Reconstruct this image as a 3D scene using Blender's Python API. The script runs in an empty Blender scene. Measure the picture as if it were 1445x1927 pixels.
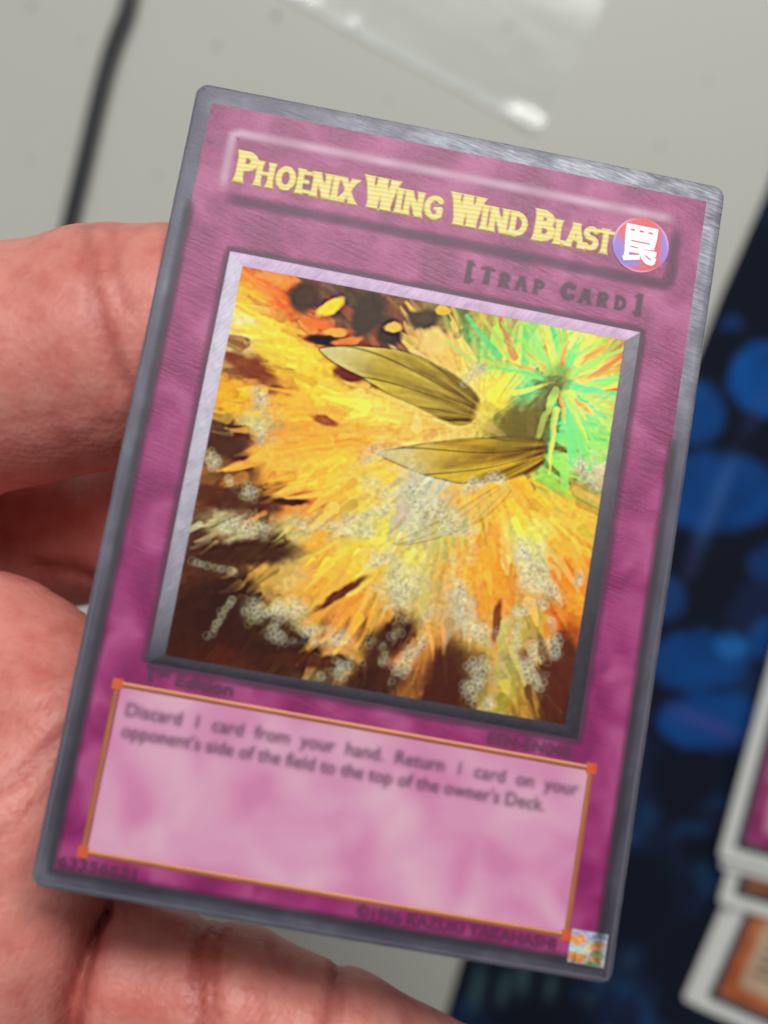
import bpy, bmesh, math, random
import numpy as np
from mathutils import Matrix, Vector
random.seed(7)
rng = np.random.default_rng(11)
S = bpy.context.scene
COL = S.collection

# ------------------------------------------------------------------ camera, light, exposure
CAM_Z = 0.310            # the phone is held about 31 cm above the table, looking straight down
FPX = 2650.0             # focal length in photo pixels (photo 1445 x 1927)
cam_d = bpy.data.cameras.new('camera')
cam = bpy.data.objects.new('camera', cam_d)
COL.objects.link(cam)
cam.location = (0, 0, CAM_Z)
cam_d.sensor_fit = 'VERTICAL'
cam_d.sensor_height = 36.0
cam_d.lens = 36.0 * FPX / 1927.0
cam_d.clip_start = 0.01
cam_d.clip_end = 20
cam_d.dof.use_dof = True
cam_d.dof.focus_distance = 0.1580
cam_d.dof.aperture_fstop = 13.5
S.camera = cam

W = bpy.data.worlds.new('World')
S.world = W
W.use_nodes = True
bg = W.node_tree.nodes['Background']
bg.inputs[0].default_value = (0.92, 0.96, 1.0, 1)
bg.inputs[1].default_value = 0.13

def lamp(name, loc, size, power, col, target=(0, 0, 0.1)):
    d = bpy.data.lights.new(name, 'AREA')
    d.shape = 'RECTANGLE'
    d.size, d.size_y = size
    d.energy = power
    d.color = col
    o = bpy.data.objects.new(name, d)
    COL.objects.link(o)
    o.location = loc
    o.rotation_euler = (Vector(target) - Vector(loc)).to_track_quat('-Z', 'Y').to_euler()
    return o
lamp('ceiling_lamp', (0.36, 1.05, 1.70), (1.1, 0.5), 32, (1.0, 0.985, 0.95))
lamp('fill_lamp', (-0.45, 0.75, 1.75), (0.6, 0.6), 4.5, (1.0, 0.98, 0.95))  # soft fill added from the upper left

vs = S.view_settings
S.display_settings.display_device = 'sRGB'
vs.view_transform = 'Standard'
vs.look = 'None'
vs.exposure = 0.0
vs.gamma = 1.0
S.cycles.max_bounces = 8
S.cycles.transparent_max_bounces = 12
S.cycles.use_denoising = True

# ------------------------------------------------------------------ helpers
def lin(c):
    c = np.asarray(c, float) / 255.0
    return np.where(c <= 0.04045, c / 12.92, ((c + 0.055) / 1.055) ** 2.4)
def L3(r, g, b, k=1.0):
    v = lin((r, g, b)) * k
    return (float(v[0]), float(v[1]), float(v[2]), 1.0)

def ray(u, v, d):
    """a point seen at photo pixel (u, v), d millimetres below the camera"""
    return np.array([(u - 722.5) * d / FPX, -(v - 963.5) * d / FPX, CAM_Z * 1000 - d]) / 1000.0
def on_z(u, v, z_mm=0.0):
    return ray(u, v, CAM_Z * 1000 - z_mm)

def link(name, me, mat=None, parent=None, smooth=True):
    o = bpy.data.objects.new(name, me)
    COL.objects.link(o)
    if mat is not None:
        me.materials.append(mat)
    if parent is not None:
        o.parent = parent
    if smooth and len(me.polygons):
        me.polygons.foreach_set('use_smooth', [True] * len(me.polygons))
    return o
def mesh_np(name, verts, faces):
    me = bpy.data.meshes.new(name)
    me.from_pydata([tuple(map(float, p)) for p in verts], [], [tuple(map(int, f)) for f in faces])
    me.update()
    return me
def grid_mesh(name, P):
    """P: (ny, nx, 3) array of points -> quad grid"""
    ny, nx = P.shape[:2]
    me = bpy.data.meshes.new(name)
    idx = np.arange(nx * ny).reshape(ny, nx)
    q = np.stack([idx[:-1, :-1], idx[:-1, 1:], idx[1:, 1:], idx[1:, :-1]], -1).reshape(-1, 4)
    me.vertices.add(nx * ny)
    me.vertices.foreach_set('co', P.reshape(-1).astype(np.float32))
    me.loops.add(q.size)
    me.loops.foreach_set('vertex_index', q.reshape(-1).astype(np.int32))
    me.polygons.add(len(q))
    me.polygons.foreach_set('loop_start', (np.arange(len(q)) * 4).astype(np.int32))
    me.update(calc_edges=True)
    return me
def set_col(me, rgb, alpha=None, name='Col'):
    n = len(me.vertices)
    c = np.ones((n, 4), np.float32)
    c[:, :3] = np.asarray(rgb).reshape(-1, 3)
    if alpha is not None:
        c[:, 3] = np.asarray(alpha).reshape(-1)
    a = me.color_attributes.new(name, 'FLOAT_COLOR', 'POINT')
    a.data.foreach_set('color', c.reshape(-1))
def set_float(me, name, v):
    a = me.attributes.new(name, 'FLOAT', 'POINT')
    a.data.foreach_set('value', np.asarray(v, np.float32).reshape(-1))
def tag(o, label=None, cat=None, group=None, kind=None):
    if label: o['label'] = label
    if cat: o['category'] = cat
    if group: o['group'] = group
    if kind: o['kind'] = kind
    return o

def smooth01(t):
    t = np.clip(t, 0, 1)
    return t * t * (3 - 2 * t)
def vnoise(x, y, seed=0):
    """smooth value noise in 0..1"""
    xi = np.floor(x).astype(np.int64); yi = np.floor(y).astype(np.int64)
    fx = smooth01(x - xi); fy = smooth01(y - yi)
    def hsh(a, b):
        h = (a * 374761393 + b * 668265263 + seed * 1274126177) & 0x7fffffff
        h = ((h ^ (h >> 13)) * 1274126177) & 0x7fffffff
        h = (h ^ (h >> 16)) & 0xffff
        return h / 65535.0
    return (hsh(xi, yi) * (1 - fx) + hsh(xi + 1, yi) * fx) * (1 - fy) + (hsh(xi, yi + 1) * (1 - fx) + hsh(xi + 1, yi + 1) * fx) * fy
def fbm(x, y, seed=0, o=4):
    s = 0; a = 0.5; t = 0
    for k in range(o):
        s = s + a * vnoise(x, y, seed + k * 17); t += a
        x = x * 2.03 + 5.1; y = y * 2.03 - 3.7; a *= 0.5
    return s / t

class N:
    """small wrapper for building node materials"""
    def __init__(s, name):
        s.m = bpy.data.materials.new(name); s.m.use_nodes = True
        s.t = s.m.node_tree; s.b = s.t.nodes['Principled BSDF']; s.out = s.t.nodes['Material Output']
    def n(s, typ, ins=None, **kw):
        nd = s.t.nodes.new(typ)
        for k, v in kw.items(): setattr(nd, k, v)
        for k, v in (ins or {}).items(): s.put(nd.inputs[k], v)
        return nd
    def put(s, sock, v):
        if isinstance(v, bpy.types.NodeSocket): s.t.links.new(v, sock)
        else: sock.default_value = v
    def P(s, **kw):
        for k, v in kw.items(): s.put(s.b.inputs[k.replace('_', ' ')], v)
    def coord(s, scale=(1000, 1000, 1000), rot=(0, 0, 0)):
        tc = s.n('ShaderNodeTexCoord')
        mp = s.n('ShaderNodeMapping', {'Vector': tc.outputs['Object'], 'Rotation': rot, 'Scale': scale})
        # rotate first, then scale
        mp.vector_type = 'TEXTURE' if False else 'POINT'
        return mp.outputs[0]
    def noise(s, vec, scale, detail=3, rough=0.5, dist=0.0):
        return s.n('ShaderNodeTexNoise', {'Vector': vec, 'Scale': scale, 'Detail': detail, 'Roughness': rough, 'Distortion': dist}).outputs[0]
    def ramp(s, fac, stops):
        r = s.n('ShaderNodeValToRGB', {'Fac': fac})
        e = r.color_ramp.elements
        while len(e) < len(stops): e.new(0.5)
        for k, (p, c) in enumerate(stops):
            e[k].position = p; e[k].color = c if len(c) == 4 else (*c, 1)
        return r.outputs[0]
    def math(s, op, a, b=0.0, c=0.0):
        return s.n('ShaderNodeMath', {0: a, 1: b, 2: c}, operation=op).outputs[0]
    def mix(s, fac, a, b, blend='MIX'):
        nd = s.n('ShaderNodeMix', data_type='RGBA', blend_type=blend)
        s.put(nd.inputs[0], fac); s.put(nd.inputs[6], a); s.put(nd.inputs[7], b)
        return nd.outputs[2]
    def bump(s, h, strength=0.3, dist=0.0001, normal=None):
        nd = s.n('ShaderNodeBump', {'Height': h, 'Strength': strength, 'Distance': dist})
        if normal is not None: s.put(nd.inputs['Normal'], normal)
        return nd.outputs[0]
    def attr(s, name):
        return s.n('ShaderNodeAttribute', attribute_name=name)

# ------------------------------------------------------------------ the table
m = N('grey_laminate')
v = m.coord()
big = m.noise(v, 0.012, 3)
fine = m.noise(v, 0.9, 3)
sp = m.n('ShaderNodeTexVoronoi', {'Vector': v, 'Scale': 0.055}).outputs['Distance']
spot = m.ramp(sp, [(0.06, (1, 1, 1)), (0.12, (0, 0, 0))])
blot = m.math('MULTIPLY', spot, m.ramp(m.noise(v, 0.06, 1), [(0.47, (0, 0, 0)), (0.55, (1, 1, 1))]))
base = m.mix(big, L3(176, 177, 169), L3(186, 186, 178))
base = m.mix(m.math('MULTIPLY', fine, 0.25), base, L3(168, 169, 160))
base = m.mix(m.math('MULTIPLY', blot, 0.3), base, L3(112, 118, 124))
m.P(Base_Color=base, Roughness=m.math('MULTIPLY_ADD', fine, 0.12, 0.36))
m.b.inputs['Specular IOR Level'].default_value = 0.28
m.put(m.b.inputs['Normal'], m.bump(m.noise(v, 1.4, 2), 0.12, 0.00008))
LAM = m.m
bm = bmesh.new()
bmesh.ops.create_cube(bm, size=1)
for w in bm.verts:
    w.co = Vector((w.co.x * 1.5, w.co.y * 0.95 + 0.05, (w.co.z - 0.5) * 0.03))
bmesh.ops.bevel(bm, geom=bm.edges[:], offset=0.003, segments=3, affect='EDGES')
me = bpy.data.meshes.new('table_top'); bm.to_mesh(me); bm.free()
table = bpy.data.objects.new('table', None); COL.objects.link(table)
tag(table, 'pale grey table with a few dark specks, under everything else', 'table')
link('table_top', me, LAM, table, smooth=False)
m = N('table_leg_metal'); m.P(Base_Color=(0.1, 0.1, 0.1, 1), Roughness=0.4, Metallic=0.8)
bm = bmesh.new()
bmesh.ops.create_cone(bm, cap_ends=True, segments=24, radius1=0.018, radius2=0.022, depth=0.70)
lm = bpy.data.meshes.new('leg'); bm.to_mesh(lm); bm.free(); lm.materials.append(m.m)
for sx in (-1, 1):
    for sy in (-1, 1):
        o = bpy.data.objects.new('leg', lm); COL.objects.link(o); o.parent = table
        o.location = (sx * 0.66, 0.05 + sy * 0.40, -0.03 - 0.351)

m = N('dark_speck'); m.P(Base_Color=L3(126, 132, 138), Roughness=0.7)
for (u_, v_, rad_) in ((519, 30, 0.75), (409, 86, 0.55), (60, 12, 0.6), (956, 48, 0.6), (153, 78, 0.4), (1244, 275, 0.45), (60, 300, 0.4), (730, 190, 0.35), (300, 330, 0.4), (1330, 150, 0.4)):
    q = on_z(u_, v_, 0.0)
    ring_ = [(q[0] + rad_ / 1000 * (1 + 0.3 * math.sin(3 * a + u_)) * math.cos(a), q[1] + rad_ / 1000 * math.sin(a), 0.00006) for a in np.linspace(0, 2 * math.pi, 15)[:-1]]
    link('speck', mesh_np('speck', ring_ + [(q[0], q[1], 0.0002)], [(k, (k + 1) % 14, 14) for k in range(14)]), m.m, table)

# ------------------------------------------------------------------ the play mat
def mat_edge_u(v_):
    return np.interp(v_, [-400, 200, 362, 549, 700, 1000, 1811, 1927, 2400], [1560, 1500, 1443, 1361, 1302, 1186, 870, 836, 690])
nv, nu = 300, 150
vv = np.linspace(-900, 2900, nv)[:, None] * np.ones((1, nu))
ww = (np.linspace(0, 1, nu) ** 1.6)[None, :] * np.ones((nv, 1))
uu = mat_edge_u(vv) + ww * 2200
MT = 2.0
sc = (CAM_Z * 1000 - MT) / FPX / 1000
Pm = np.stack([(uu - 722.5) * sc, -(vv - 963.5) * sc, np.full_like(uu, MT / 1000)], -1)
edge_drop = np.clip(ww * 2200 / 12, 0, 1)
Pm[..., 2] -= (1 - np.sqrt(1 - (1 - edge_drop) ** 2 * 0.999)) * MT / 1000 * 0.95
colr = np.zeros(uu.shape + (3,))
n1 = fbm(uu / 130, vv / 130, 3); n2 = fbm(uu / 38, vv / 38, 9)
colr[:] = lin((11, 17, 33))
colr += (smooth01((n1 - 0.45) / 0.25) * 0.8)[..., None] * (lin((19, 35, 66)) - lin((11, 17, 33)))
colr += (smooth01((n2 - 0.55) / 0.2) * smooth01((n1 - 0.42) / 0.2) * 0.6)[..., None] * (lin((20, 60, 100)) - lin((11, 17, 33)))
pads = [(1448, 712, 78, 72, (6, 72, 142)), (1308, 778, 54, 58, (12, 66, 128)), (1345, 926, 122, 74, (8, 62, 125)),
        (1244, 1126, 46, 46, (22, 58, 112)), (1316, 1243, 92, 58, (10, 62, 124)), (1342, 1360, 104, 54, (10, 62, 126)),
        (1375, 610, 24, 13, (14, 50, 100)), (1445, 1060, 40, 30, (14, 52, 104)), (1448, 1205, 46, 40, (16, 66, 126)),
        (1376, 1218, 30, 22, (24, 98, 172)), (1300, 1560, 34, 14, (16, 42, 78)), (1345, 1640, 22, 26, (14, 44, 76))]
rr = random.Random(4)
for k in range(46):
    pads.append((rr.uniform(1560, 3300), rr.uniform(-700, 2800), rr.uniform(40, 130), rr.uniform(30, 75), rr.choice([(8, 62, 125), (12, 70, 136), (18, 52, 104)])))
for (cu, cv, a, b, c) in pads:
    wob = 1 + 0.10 * (vnoise(np.arctan2(vv - cv, uu - cu) * 1.5 + 7, uu * 0 + cu, 2) - 0.5)
    d = np.hypot((uu - cu) / a, (vv - cv) / b) * wob
    k = smooth01((1.06 - d) / 0.12)
    tone = (0.70 + 0.9 * fbm(uu / 45, vv / 45, int(cu), 4))[..., None]
    colr = colr * (1 - k[..., None]) + k[..., None] * lin(c) * tone * 0.88
def streak(p0, p1, wd, c, amt):
    global colr
    p0 = np.array(p0, float); p1 = np.array(p1, float); dvec = p1 - p0
    t = np.clip(((uu - p0[0]) * dvec[0] + (vv - p0[1]) * dvec[1]) / (dvec @ dvec), 0, 1)
    d = np.hypot(uu - p0[0] - t * dvec[0], vv - p0[1] - t * dvec[1])
    k = (np.exp(-(d / wd) ** 2) * amt * np.sin(np.clip(t, 0.02, 0.98) * math.pi) ** 0.4)[..., None]
    colr = colr * (1 - k) + k * lin(c)
streak((1382, 852), (1308, 1040), 12, (60, 98, 158), 0.55)
streak((1310, 1040), (1290, 1090), 12, (48, 52, 96), 0.6)
streak((1440, 740), (1398, 820), 12, (54, 62, 110), 0.35)
streak((1255, 1332), (1400, 1388), 11, (62, 72, 140), 0.8)
for q in [((905, 1818), (890, 1900), 12), ((985, 1812), (980, 1870), 12), ((955, 1830), (940, 1890), 10), ((1040, 1835), (1032, 1880), 8)]:
    streak(q[0], q[1], q[2], (62, 92, 96), 0.8)
streak((1178, 1806), (1180, 1816), 12, (48, 76, 92), 0.8)
streak((1104, 1876), (1110, 1884), 12, (44, 74, 84), 0.8)
gm = grid_mesh('print', Pm[:, ::-1][:, ::-1])
set_col(gm, colr)
m = N('cloth_print')
c = m.attr('Col').outputs['Color']
v = m.coord()
weave = m.n('ShaderNodeTexNoise', {'Vector': v, 'Scale': 2.2, 'Detail': 2}).outputs[0]
m.P(Base_Color=m.mix(m.math('MULTIPLY', weave, 0.15), c, (0.01, 0.014, 0.03, 1)), Roughness=0.85)
m.b.inputs['Specular IOR Level'].default_value = 0.16
m.put(m.b.inputs['Normal'], m.bump(weave, 0.35, 0.0002))
pm = tag(bpy.data.objects.new('play_mat', None), 'dark navy cloth mat printed with blue leaf shapes, right of the card', 'play mat')
COL.objects.link(pm)
link('printed_cloth', gm, m.m, pm)
# rubber underside: edge wall of the mat
e0 = [Pm[i, 0] for i in range(nv)]
ev = []
for p in e0:
    ev.append((p[0], p[1], p[2])); ev.append((p[0] + 0.0004, p[1], 0.0001))
fm = [(2 * i, 2 * i + 1, 2 * i + 3, 2 * i + 2) for i in range(nv - 1)]
m = N('black_rubber'); m.P(Base_Color=(0.006, 0.007, 0.01, 1), Roughness=0.8)
link('rubber_edge', mesh_np('rubber_edge', ev, fm), m.m, pm)

# ------------------------------------------------------------------ the black cable
cp = [(262, -260), (256, -90), (247, 0), (232, 40), (214, 80), (190, 165), (165, 280), (146, 360), (128, 435), (108, 540), (96, 640), (70, 760), (10, 900), (-120, 1040)]
pts = [on_z(u, v_, 2.0) for u, v_ in cp]
cu = bpy.data.curves.new('cable', 'CURVE'); cu.dimensions = '3D'
spn = cu.splines.new('NURBS'); spn.points.add(len(pts) - 1)
for q, p in zip(spn.points, pts): q.co = (*p, 1)
spn.use_endpoint_u = True; spn.order_u = 4; cu.resolution_u = 10
cu.bevel_depth = 0.0019; cu.bevel_resolution = 5; cu.use_fill_caps = True
to = bpy.data.objects.new('tmp', cu); COL.objects.link(to)
dg = bpy.context.evaluated_depsgraph_get()
me = bpy.data.meshes.new_from_object(to.evaluated_get(dg)); bpy.data.objects.remove(to)
me.materials.clear()
m = N('black_cable_jacket'); m.P(Base_Color=(0.012, 0.014, 0.018, 1), Roughness=0.38)
tag(link('cable', me, m.m), 'thin black cable running across the grey table and under the thumb', 'cable')

# ------------------------------------------------------------------ the clear plastic sleeve at the top
def sleeve_film():
    a = np.array([1012., 252.]); b = np.array([478., -40.]); cright = np.array([1150., -20.])
    n = 170
    s = np.linspace(0, 1.35, n)[None, :]; t = np.linspace(0, 1.6, n)[:, None]
    wob = 3.5 * (vnoise(s * 22 + 3, s * 0 + t * 0, 5) - 0.5) * np.exp(-t * 8)
    U = a[0] + (b[0] - a[0]) * s + (cright[0] - a[0]) * t + 0 * s * t
    V = a[1] + (b[1] - a[1]) * s + (cright[1] - a[1]) * t + wob
    z = 0.5 + 0.14 * fbm(s * 2.5 + t * 0, t * 2.5 + s * 0, 8) + 0.10 * np.exp(-t * 14)
    z = z + 0.50 * np.exp(-(((s - 0.05) / 0.055) ** 2 + ((t - 0.022) / 0.06) ** 2))        # lifted corner
    for s0, h, wdt in ((0.665, 0.14, 0.016), (0.80, 0.10, 0.02), (0.85, 0.08, 0.02)):
        z = z + h * np.exp(-(((s - s0) / wdt) ** 2 + ((t - 0.03) / 0.05) ** 2))
    z = z + 0.04 * vnoise(s * 30, t * 9, 12) * np.exp(-t * 16)
    P = np.stack([(U - 722.5), -(V - 963.5), z], -1)
    P[..., 0] *= (CAM_Z * 1000 - 0.5) / FPX; P[..., 1] *= (CAM_Z * 1000 - 0.5) / FPX
    edge = np.exp(-(t / 0.07) ** 2) * 1.1 + np.exp(-(s / 0.012) ** 2) * 0.5 + 0.25 * smooth01((fbm(s * 6, t * 4, 77) - 0.5) / 0.3)  # pale sheen along the edges painted as diffuse whitening, plus patchy cloudiness
    return P / 1000, edge
P, film_edge = sleeve_film()
film = N('clear_plastic_film')
tr = film.n('ShaderNodeBsdfTransparent', {'Color': (0.965, 0.975, 0.97, 1)})
gl = film.n('ShaderNodeBsdfGlossy', {'Color': (1, 1, 1, 1), 'Roughness': 0.16})
fr = film.n('ShaderNodeFresnel', {'IOR': 1.5})
df = film.n('ShaderNodeBsdfDiffuse', {'Color': (0.8, 0.86, 0.84, 1)})
mx = film.n('ShaderNodeMixShader', {0: film.math('MULTIPLY', fr.outputs[0], 1.0), 1: tr.outputs[0], 2: gl.outputs[0]})
mx2 = film.n('ShaderNodeMixShader', {0: film.math('MULTIPLY_ADD', film.attr('edge_sheen').outputs['Fac'], 0.35, 0.03), 1: mx.outputs[0], 2: df.outputs[0]})
film.t.links.new(mx2.outputs[0], film.out.inputs['Surface'])
fm_ = grid_mesh('plastic_sleeve', P); set_float(fm_, 'edge_sheen', film_edge)
tag(link('plastic_sleeve', fm_, film.m), 'empty clear plastic sleeve lying on the table with a shining corner', 'plastic sleeve')

# ------------------------------------------------------------------ the stack of sleeved cards on the mat
m = N('sleeve_white'); v = m.coord()
m.P(Base_Color=m.mix(m.noise(v, 0.2), L3(214, 216, 212), L3(200, 203, 199)), Roughness=0.32); M_SLV = m.m
m = N('sleeved_card_border'); m.P(Base_Color=L3(66, 66, 72), Roughness=0.35, Metallic=0.2); M_SBR = m.m
def marble(name, c0, c1, c2, rough=0.38, scale=0.16, coat=0.0):
    m = N(name); v = m.coord()
    nz = m.noise(v, scale, 3, 0.5, 0.6)
    col = m.ramp(nz, [(0.30, c0), (0.50, c1), (0.70, c2)])
    m.P(Base_Color=col, Roughness=rough); m.b.inputs['Specular IOR Level'].default_value = 0.3
    if coat: m.P(Coat_Weight=coat, Coat_Roughness=0.3)
    return m.m
M_PUR = marble('magenta_card_face', L3(128, 38, 92), L3(152, 58, 112), L3(172, 88, 136))
M_PURB = marble('pale_pink_text_field', L3(176, 110, 146), L3(196, 136, 166), L3(206, 152, 178))
M_ORG = marble('orange_card_face', L3(150, 74, 40), L3(168, 90, 52), L3(180, 110, 70))
M_TAN = marble('tan_text_field', L3(164, 136, 112), L3(176, 150, 124), L3(190, 166, 138))
M_BRN = marble('brown_card_face', L3(118, 66, 40), L3(142, 86, 56), L3(156, 100, 70))
m = N('small_print_ink'); m.P(Base_Color=(0.03, 0.025, 0.025, 1), Roughness=0.6); M_INK = m.m
def rrect(x0, y0, x1, y1, r, n=6):
    out = []
    for cx, cy, a0 in ((x1 - r, y1 - r, 0), (x0 + r, y1 - r, 90), (x0 + r, y0 + r, 180), (x1 - r, y0 + r, 270)):
        for k in range(n + 1):
            a = math.radians(a0 + 90 * k / n)
            out.append((cx + r * math.cos(a), cy + r * math.sin(a)))
    return out
def slab(name, outline, z0, z1, mat, parent, bevel=0.0):
    n = len(outline)
    vs_ = [(x / 1000, y / 1000, z0 / 1000) for x, y in outline] + [(x / 1000, y / 1000, z1 / 1000) for x, y in outline]
    fs = [tuple(range(n))[::-1], tuple(range(n, 2 * n))] + [(i, (i + 1) % n, n + (i + 1) % n, n + i) for i in range(n)]
    me = mesh_np(name, vs_, fs)
    if bevel:
        b = bmesh.new(); b.from_mesh(me)
        es = [e for e in b.edges if all(abs(w.co.z - z1 / 1000) < 1e-7 for w in e.verts)]
        bmesh.ops.bevel(b, geom=es, offset=bevel / 1000, segments=2, affect='EDGES')
        b.to_mesh(me); b.free()
    return link(name, me, mat, parent, smooth=False)
def sleeved_card(label, bl, ang, z, face, field, lines=False):
    """bl: photo pixel of the bottom left corner, z: height of the underside (mm)"""
    r = bpy.data.objects.new('sleeved_card', None); COL.objects.link(r)
    p = on_z(bl[0], bl[1], z)
    r.location = p; r.rotation_euler = (0, 0, math.radians(ang))
    tag(r, label, 'card', 'sleeved cards stacked on the mat')
    slab('sleeve', rrect(0, 0, 64.4, 91, 1.2), 0, 0.75, M_SLV, r, 0.12)
    ox, oy = 2.7, 2.7
    slab('card_border', rrect(ox, oy, ox + 59, oy + 86, 1.0), 0.76, 0.80, M_SBR, r)
    slab('card_face', rrect(ox + 1.9, oy + 2, ox + 57.1, oy + 84, 0.3), 0.81, 0.84, face, r)
    slab('text_field', rrect(ox + 5.2, oy + 5, ox + 53.8, oy + 21, 1.0), 0.85, 0.88, field, r)
    slab('picture', rrect(ox + 7, oy + 24.5, ox + 52, oy + 66, 0.3), 0.85, 0.88, M_BRN, r)
    if lines:
        for k in range(5):
            slab('printed_line', [(ox + 7, oy + 18.2 - k * 2.3), (ox + 45 - 7 * (k == 4), oy + 18.2 - k * 2.3), (ox + 45 - 7 * (k == 4), oy + 18.9 - k * 2.3), (ox + 7, oy + 18.9 - k * 2.3)], 0.885, 0.89, M_INK, r)
    return r
sleeved_card('sleeved card seen only as a grey sliver under the orange card, lowest of the stack', (1282, 1880), -23, 2.1, M_ORG, M_TAN)
sleeved_card('white sleeved card with orange face and tan text box, at the bottom right corner', (1296, 1887), -24, 2.95, M_ORG, M_TAN, True)
sleeved_card('sleeved card half hidden, its brown edge showing between two white sleeves', (1349, 1699), -15.5, 4.2, M_BRN, M_TAN)
sleeved_card('sleeved card showing only a thin white edge below the magenta card', (1352, 1632), -15, 5.4, M_BRN, M_TAN)
sleeved_card('white sleeved card with magenta face, topmost of the stack', (1349, 1612), -15, 6.6, M_PUR, M_PURB)

# ------------------------------------------------------------------ the hand (one continuous surface)
def build_hand():
    R = lambda u, v_, d: ray(u, v_, d) * 1000
    lo = np.array([-232., -150., 93.]); hi = np.array([62., 62., 176.]); hgr = 0.62
    nx, ny, nz = (np.ceil((hi - lo) / hgr).astype(int) + 1)
    X = (lo[0] + np.arange(nx) * hgr).astype(np.float32)[:, None, None]
    Y = (lo[1] + np.arange(ny) * hgr).astype(np.float32)[None, :, None]
    Z = (lo[2] + np.arange(nz) * hgr).astype(np.float32)[None, None, :]
    def chain(ps):
        f = None
        for (a, ra), (b, rb) in zip(ps[:-1], ps[1:]):
            ba = (b - a).astype(np.float32); L = float(ba @ ba)
            t = np.clip(((X - a[0]) * ba[0] + (Y - a[1]) * ba[1] + (Z - a[2]) * ba[2]) / L, 0, 1)
            d = np.sqrt((X - a[0] - t * ba[0]) ** 2 + (Y - a[1] - t * ba[1]) ** 2 + (Z - a[2] - t * ba[2]) ** 2) - (ra + (rb - ra) * t)
            f = d if f is None else smin(f, d, 1.2)
        return f
    def smin(a, b, k):
        h = np.clip(0.5 + 0.5 * (b - a) / k, 0, 1)
        return b + (a - b) * h - k * h * (1 - h)
    palm = chain([(R(-330, 1330, 176), 21), (R(-40, 1300, 170), 14.5), (R(112, 1402, 167), 14.6), (R(24, 1560, 163), 15), (R(-46, 1730, 161), 15), (R(-70, 1990, 165), 15.5)])
    back = chain([(R(-300, 1350, 182), 20), (R(-340, 1700, 182), 24), (R(-330, 2020, 184), 18)])
    arm = chain([(R(-340, 1650, 184), 24), (R(-900, 1900, 186), 24.5), (R(-1700, 2250, 184), 27)])
    f = smin(smin(palm, back, 9), arm, 10)
    thumb = chain([(R(-420, 1200, 176), 17), (R(-160, 752, 165), 13.6), (R(40, 684, 163.5), 13.8), (R(190, 652, 163.2), 14.0), (R(330, 628, 161.5), 12.4), (R(425, 612, 159.8), 10.0)])
    f = smin(f, thumb, 4)
    index = chain([(R(-280, 1090, 192), 12), (R(60, 1004, 190), 10.6), (R(220, 985, 187), 10.2), (R(480, 925, 166), 8.6), (R(690, 880, 157.8), 7.4)])
    f = smin(f, index, 2.5)
    middle = chain([(R(-60, 1450, 176), 11), (R(220, 1450, 174), 9.4), (R(500, 1340, 163), 8.6), (R(740, 1250, 153.4), 7.6)])
    f = smin(f, middle, 2.5)
    ring = chain([(R(-60, 1850, 182), 11), (R(120, 1840, 176), 10.5), (R(222, 1848, 164.5), 9.6), (R(440, 1898, 162.5), 9.2), (R(640, 1968, 163.5), 8.7), (R(860, 2065, 170), 8.0), (R(960, 2130, 172), 6.8)])
    f = smin(f, ring, 1.0)
    pinky = chain([(R(-90, 2150, 180), 10), (R(220, 2160, 175), 8.2), (R(470, 2230, 175), 7.6), (R(680, 2320, 176), 6.6)])
    f = smin(f, pinky, 1.2)
    # flexion creases: shallow grooves that follow lines on the skin
    cre = np.zeros((nx, ny), np.float32)
    dep = np.zeros((nx, ny), np.float32)
    X2 = X[:, :, 0]; Y2 = Y[:, :, 0]
    lines = [([(178, 440), (206, 520), (222, 600), (248, 680), (272, 740)], 162, 0.45, 0.75),
             ([(226, 440), (240, 500), (256, 560), (276, 610)], 162, 0.28, 0.6),
             ([(-20, 1074), (60, 1086), (120, 1106), (180, 1190), (240, 1260)], 158, 0.6, 0.8),
             ([(-20, 1500), (60, 1440), (130, 1372), (200, 1330)], 155, 0.35, 0.7),
             ([(-20, 1580), (60, 1530), (150, 1440)], 155, 0.2, 0.5),
             ([(200, 1680), (178, 1750), (160, 1830), (140, 1940), (124, 2060)], 158, 1.6, 1.0),
             ([(372, 1740), (366, 1800), (376, 1860), (384, 1960)], 155, 0.7, 0.8),
             ([(402, 1750), (396, 1830), (404, 1880), (414, 1960)], 155, 0.5, 0.6),
             ([(668, 1800), (640, 1850), (622, 1900), (614, 1990)], 155, 0.6, 0.9),
             ([(30, 1240), (90, 1262), (160, 1262)], 156, 0.18, 0.6),
             ([(-20, 1690), (60, 1630), (150, 1560)], 152, 0.12, 0.5), ([(-20, 1800), (70, 1720), (160, 1660)], 152, 0.10, 0.5), ([(20, 1350), (110, 1310), (170, 1290)], 154, 0.14, 0.45),
             ([(-10, 560), (60, 540), (150, 560)], 150, 0.08, 0.5), ([(20, 800), (110, 780), (220, 740)], 152, 0.10, 0.5), ([(60, 860), (150, 830), (240, 790)], 154, 0.08, 0.5),
             ([(250, 1790), (330, 1800), (420, 1830)], 155, 0.12, 0.5), ([(470, 1850), (560, 1850), (640, 1870)], 155, 0.10, 0.5), ([(520, 1790), (500, 1860), (510, 1950)], 155, 0.12, 0.6)]
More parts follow.
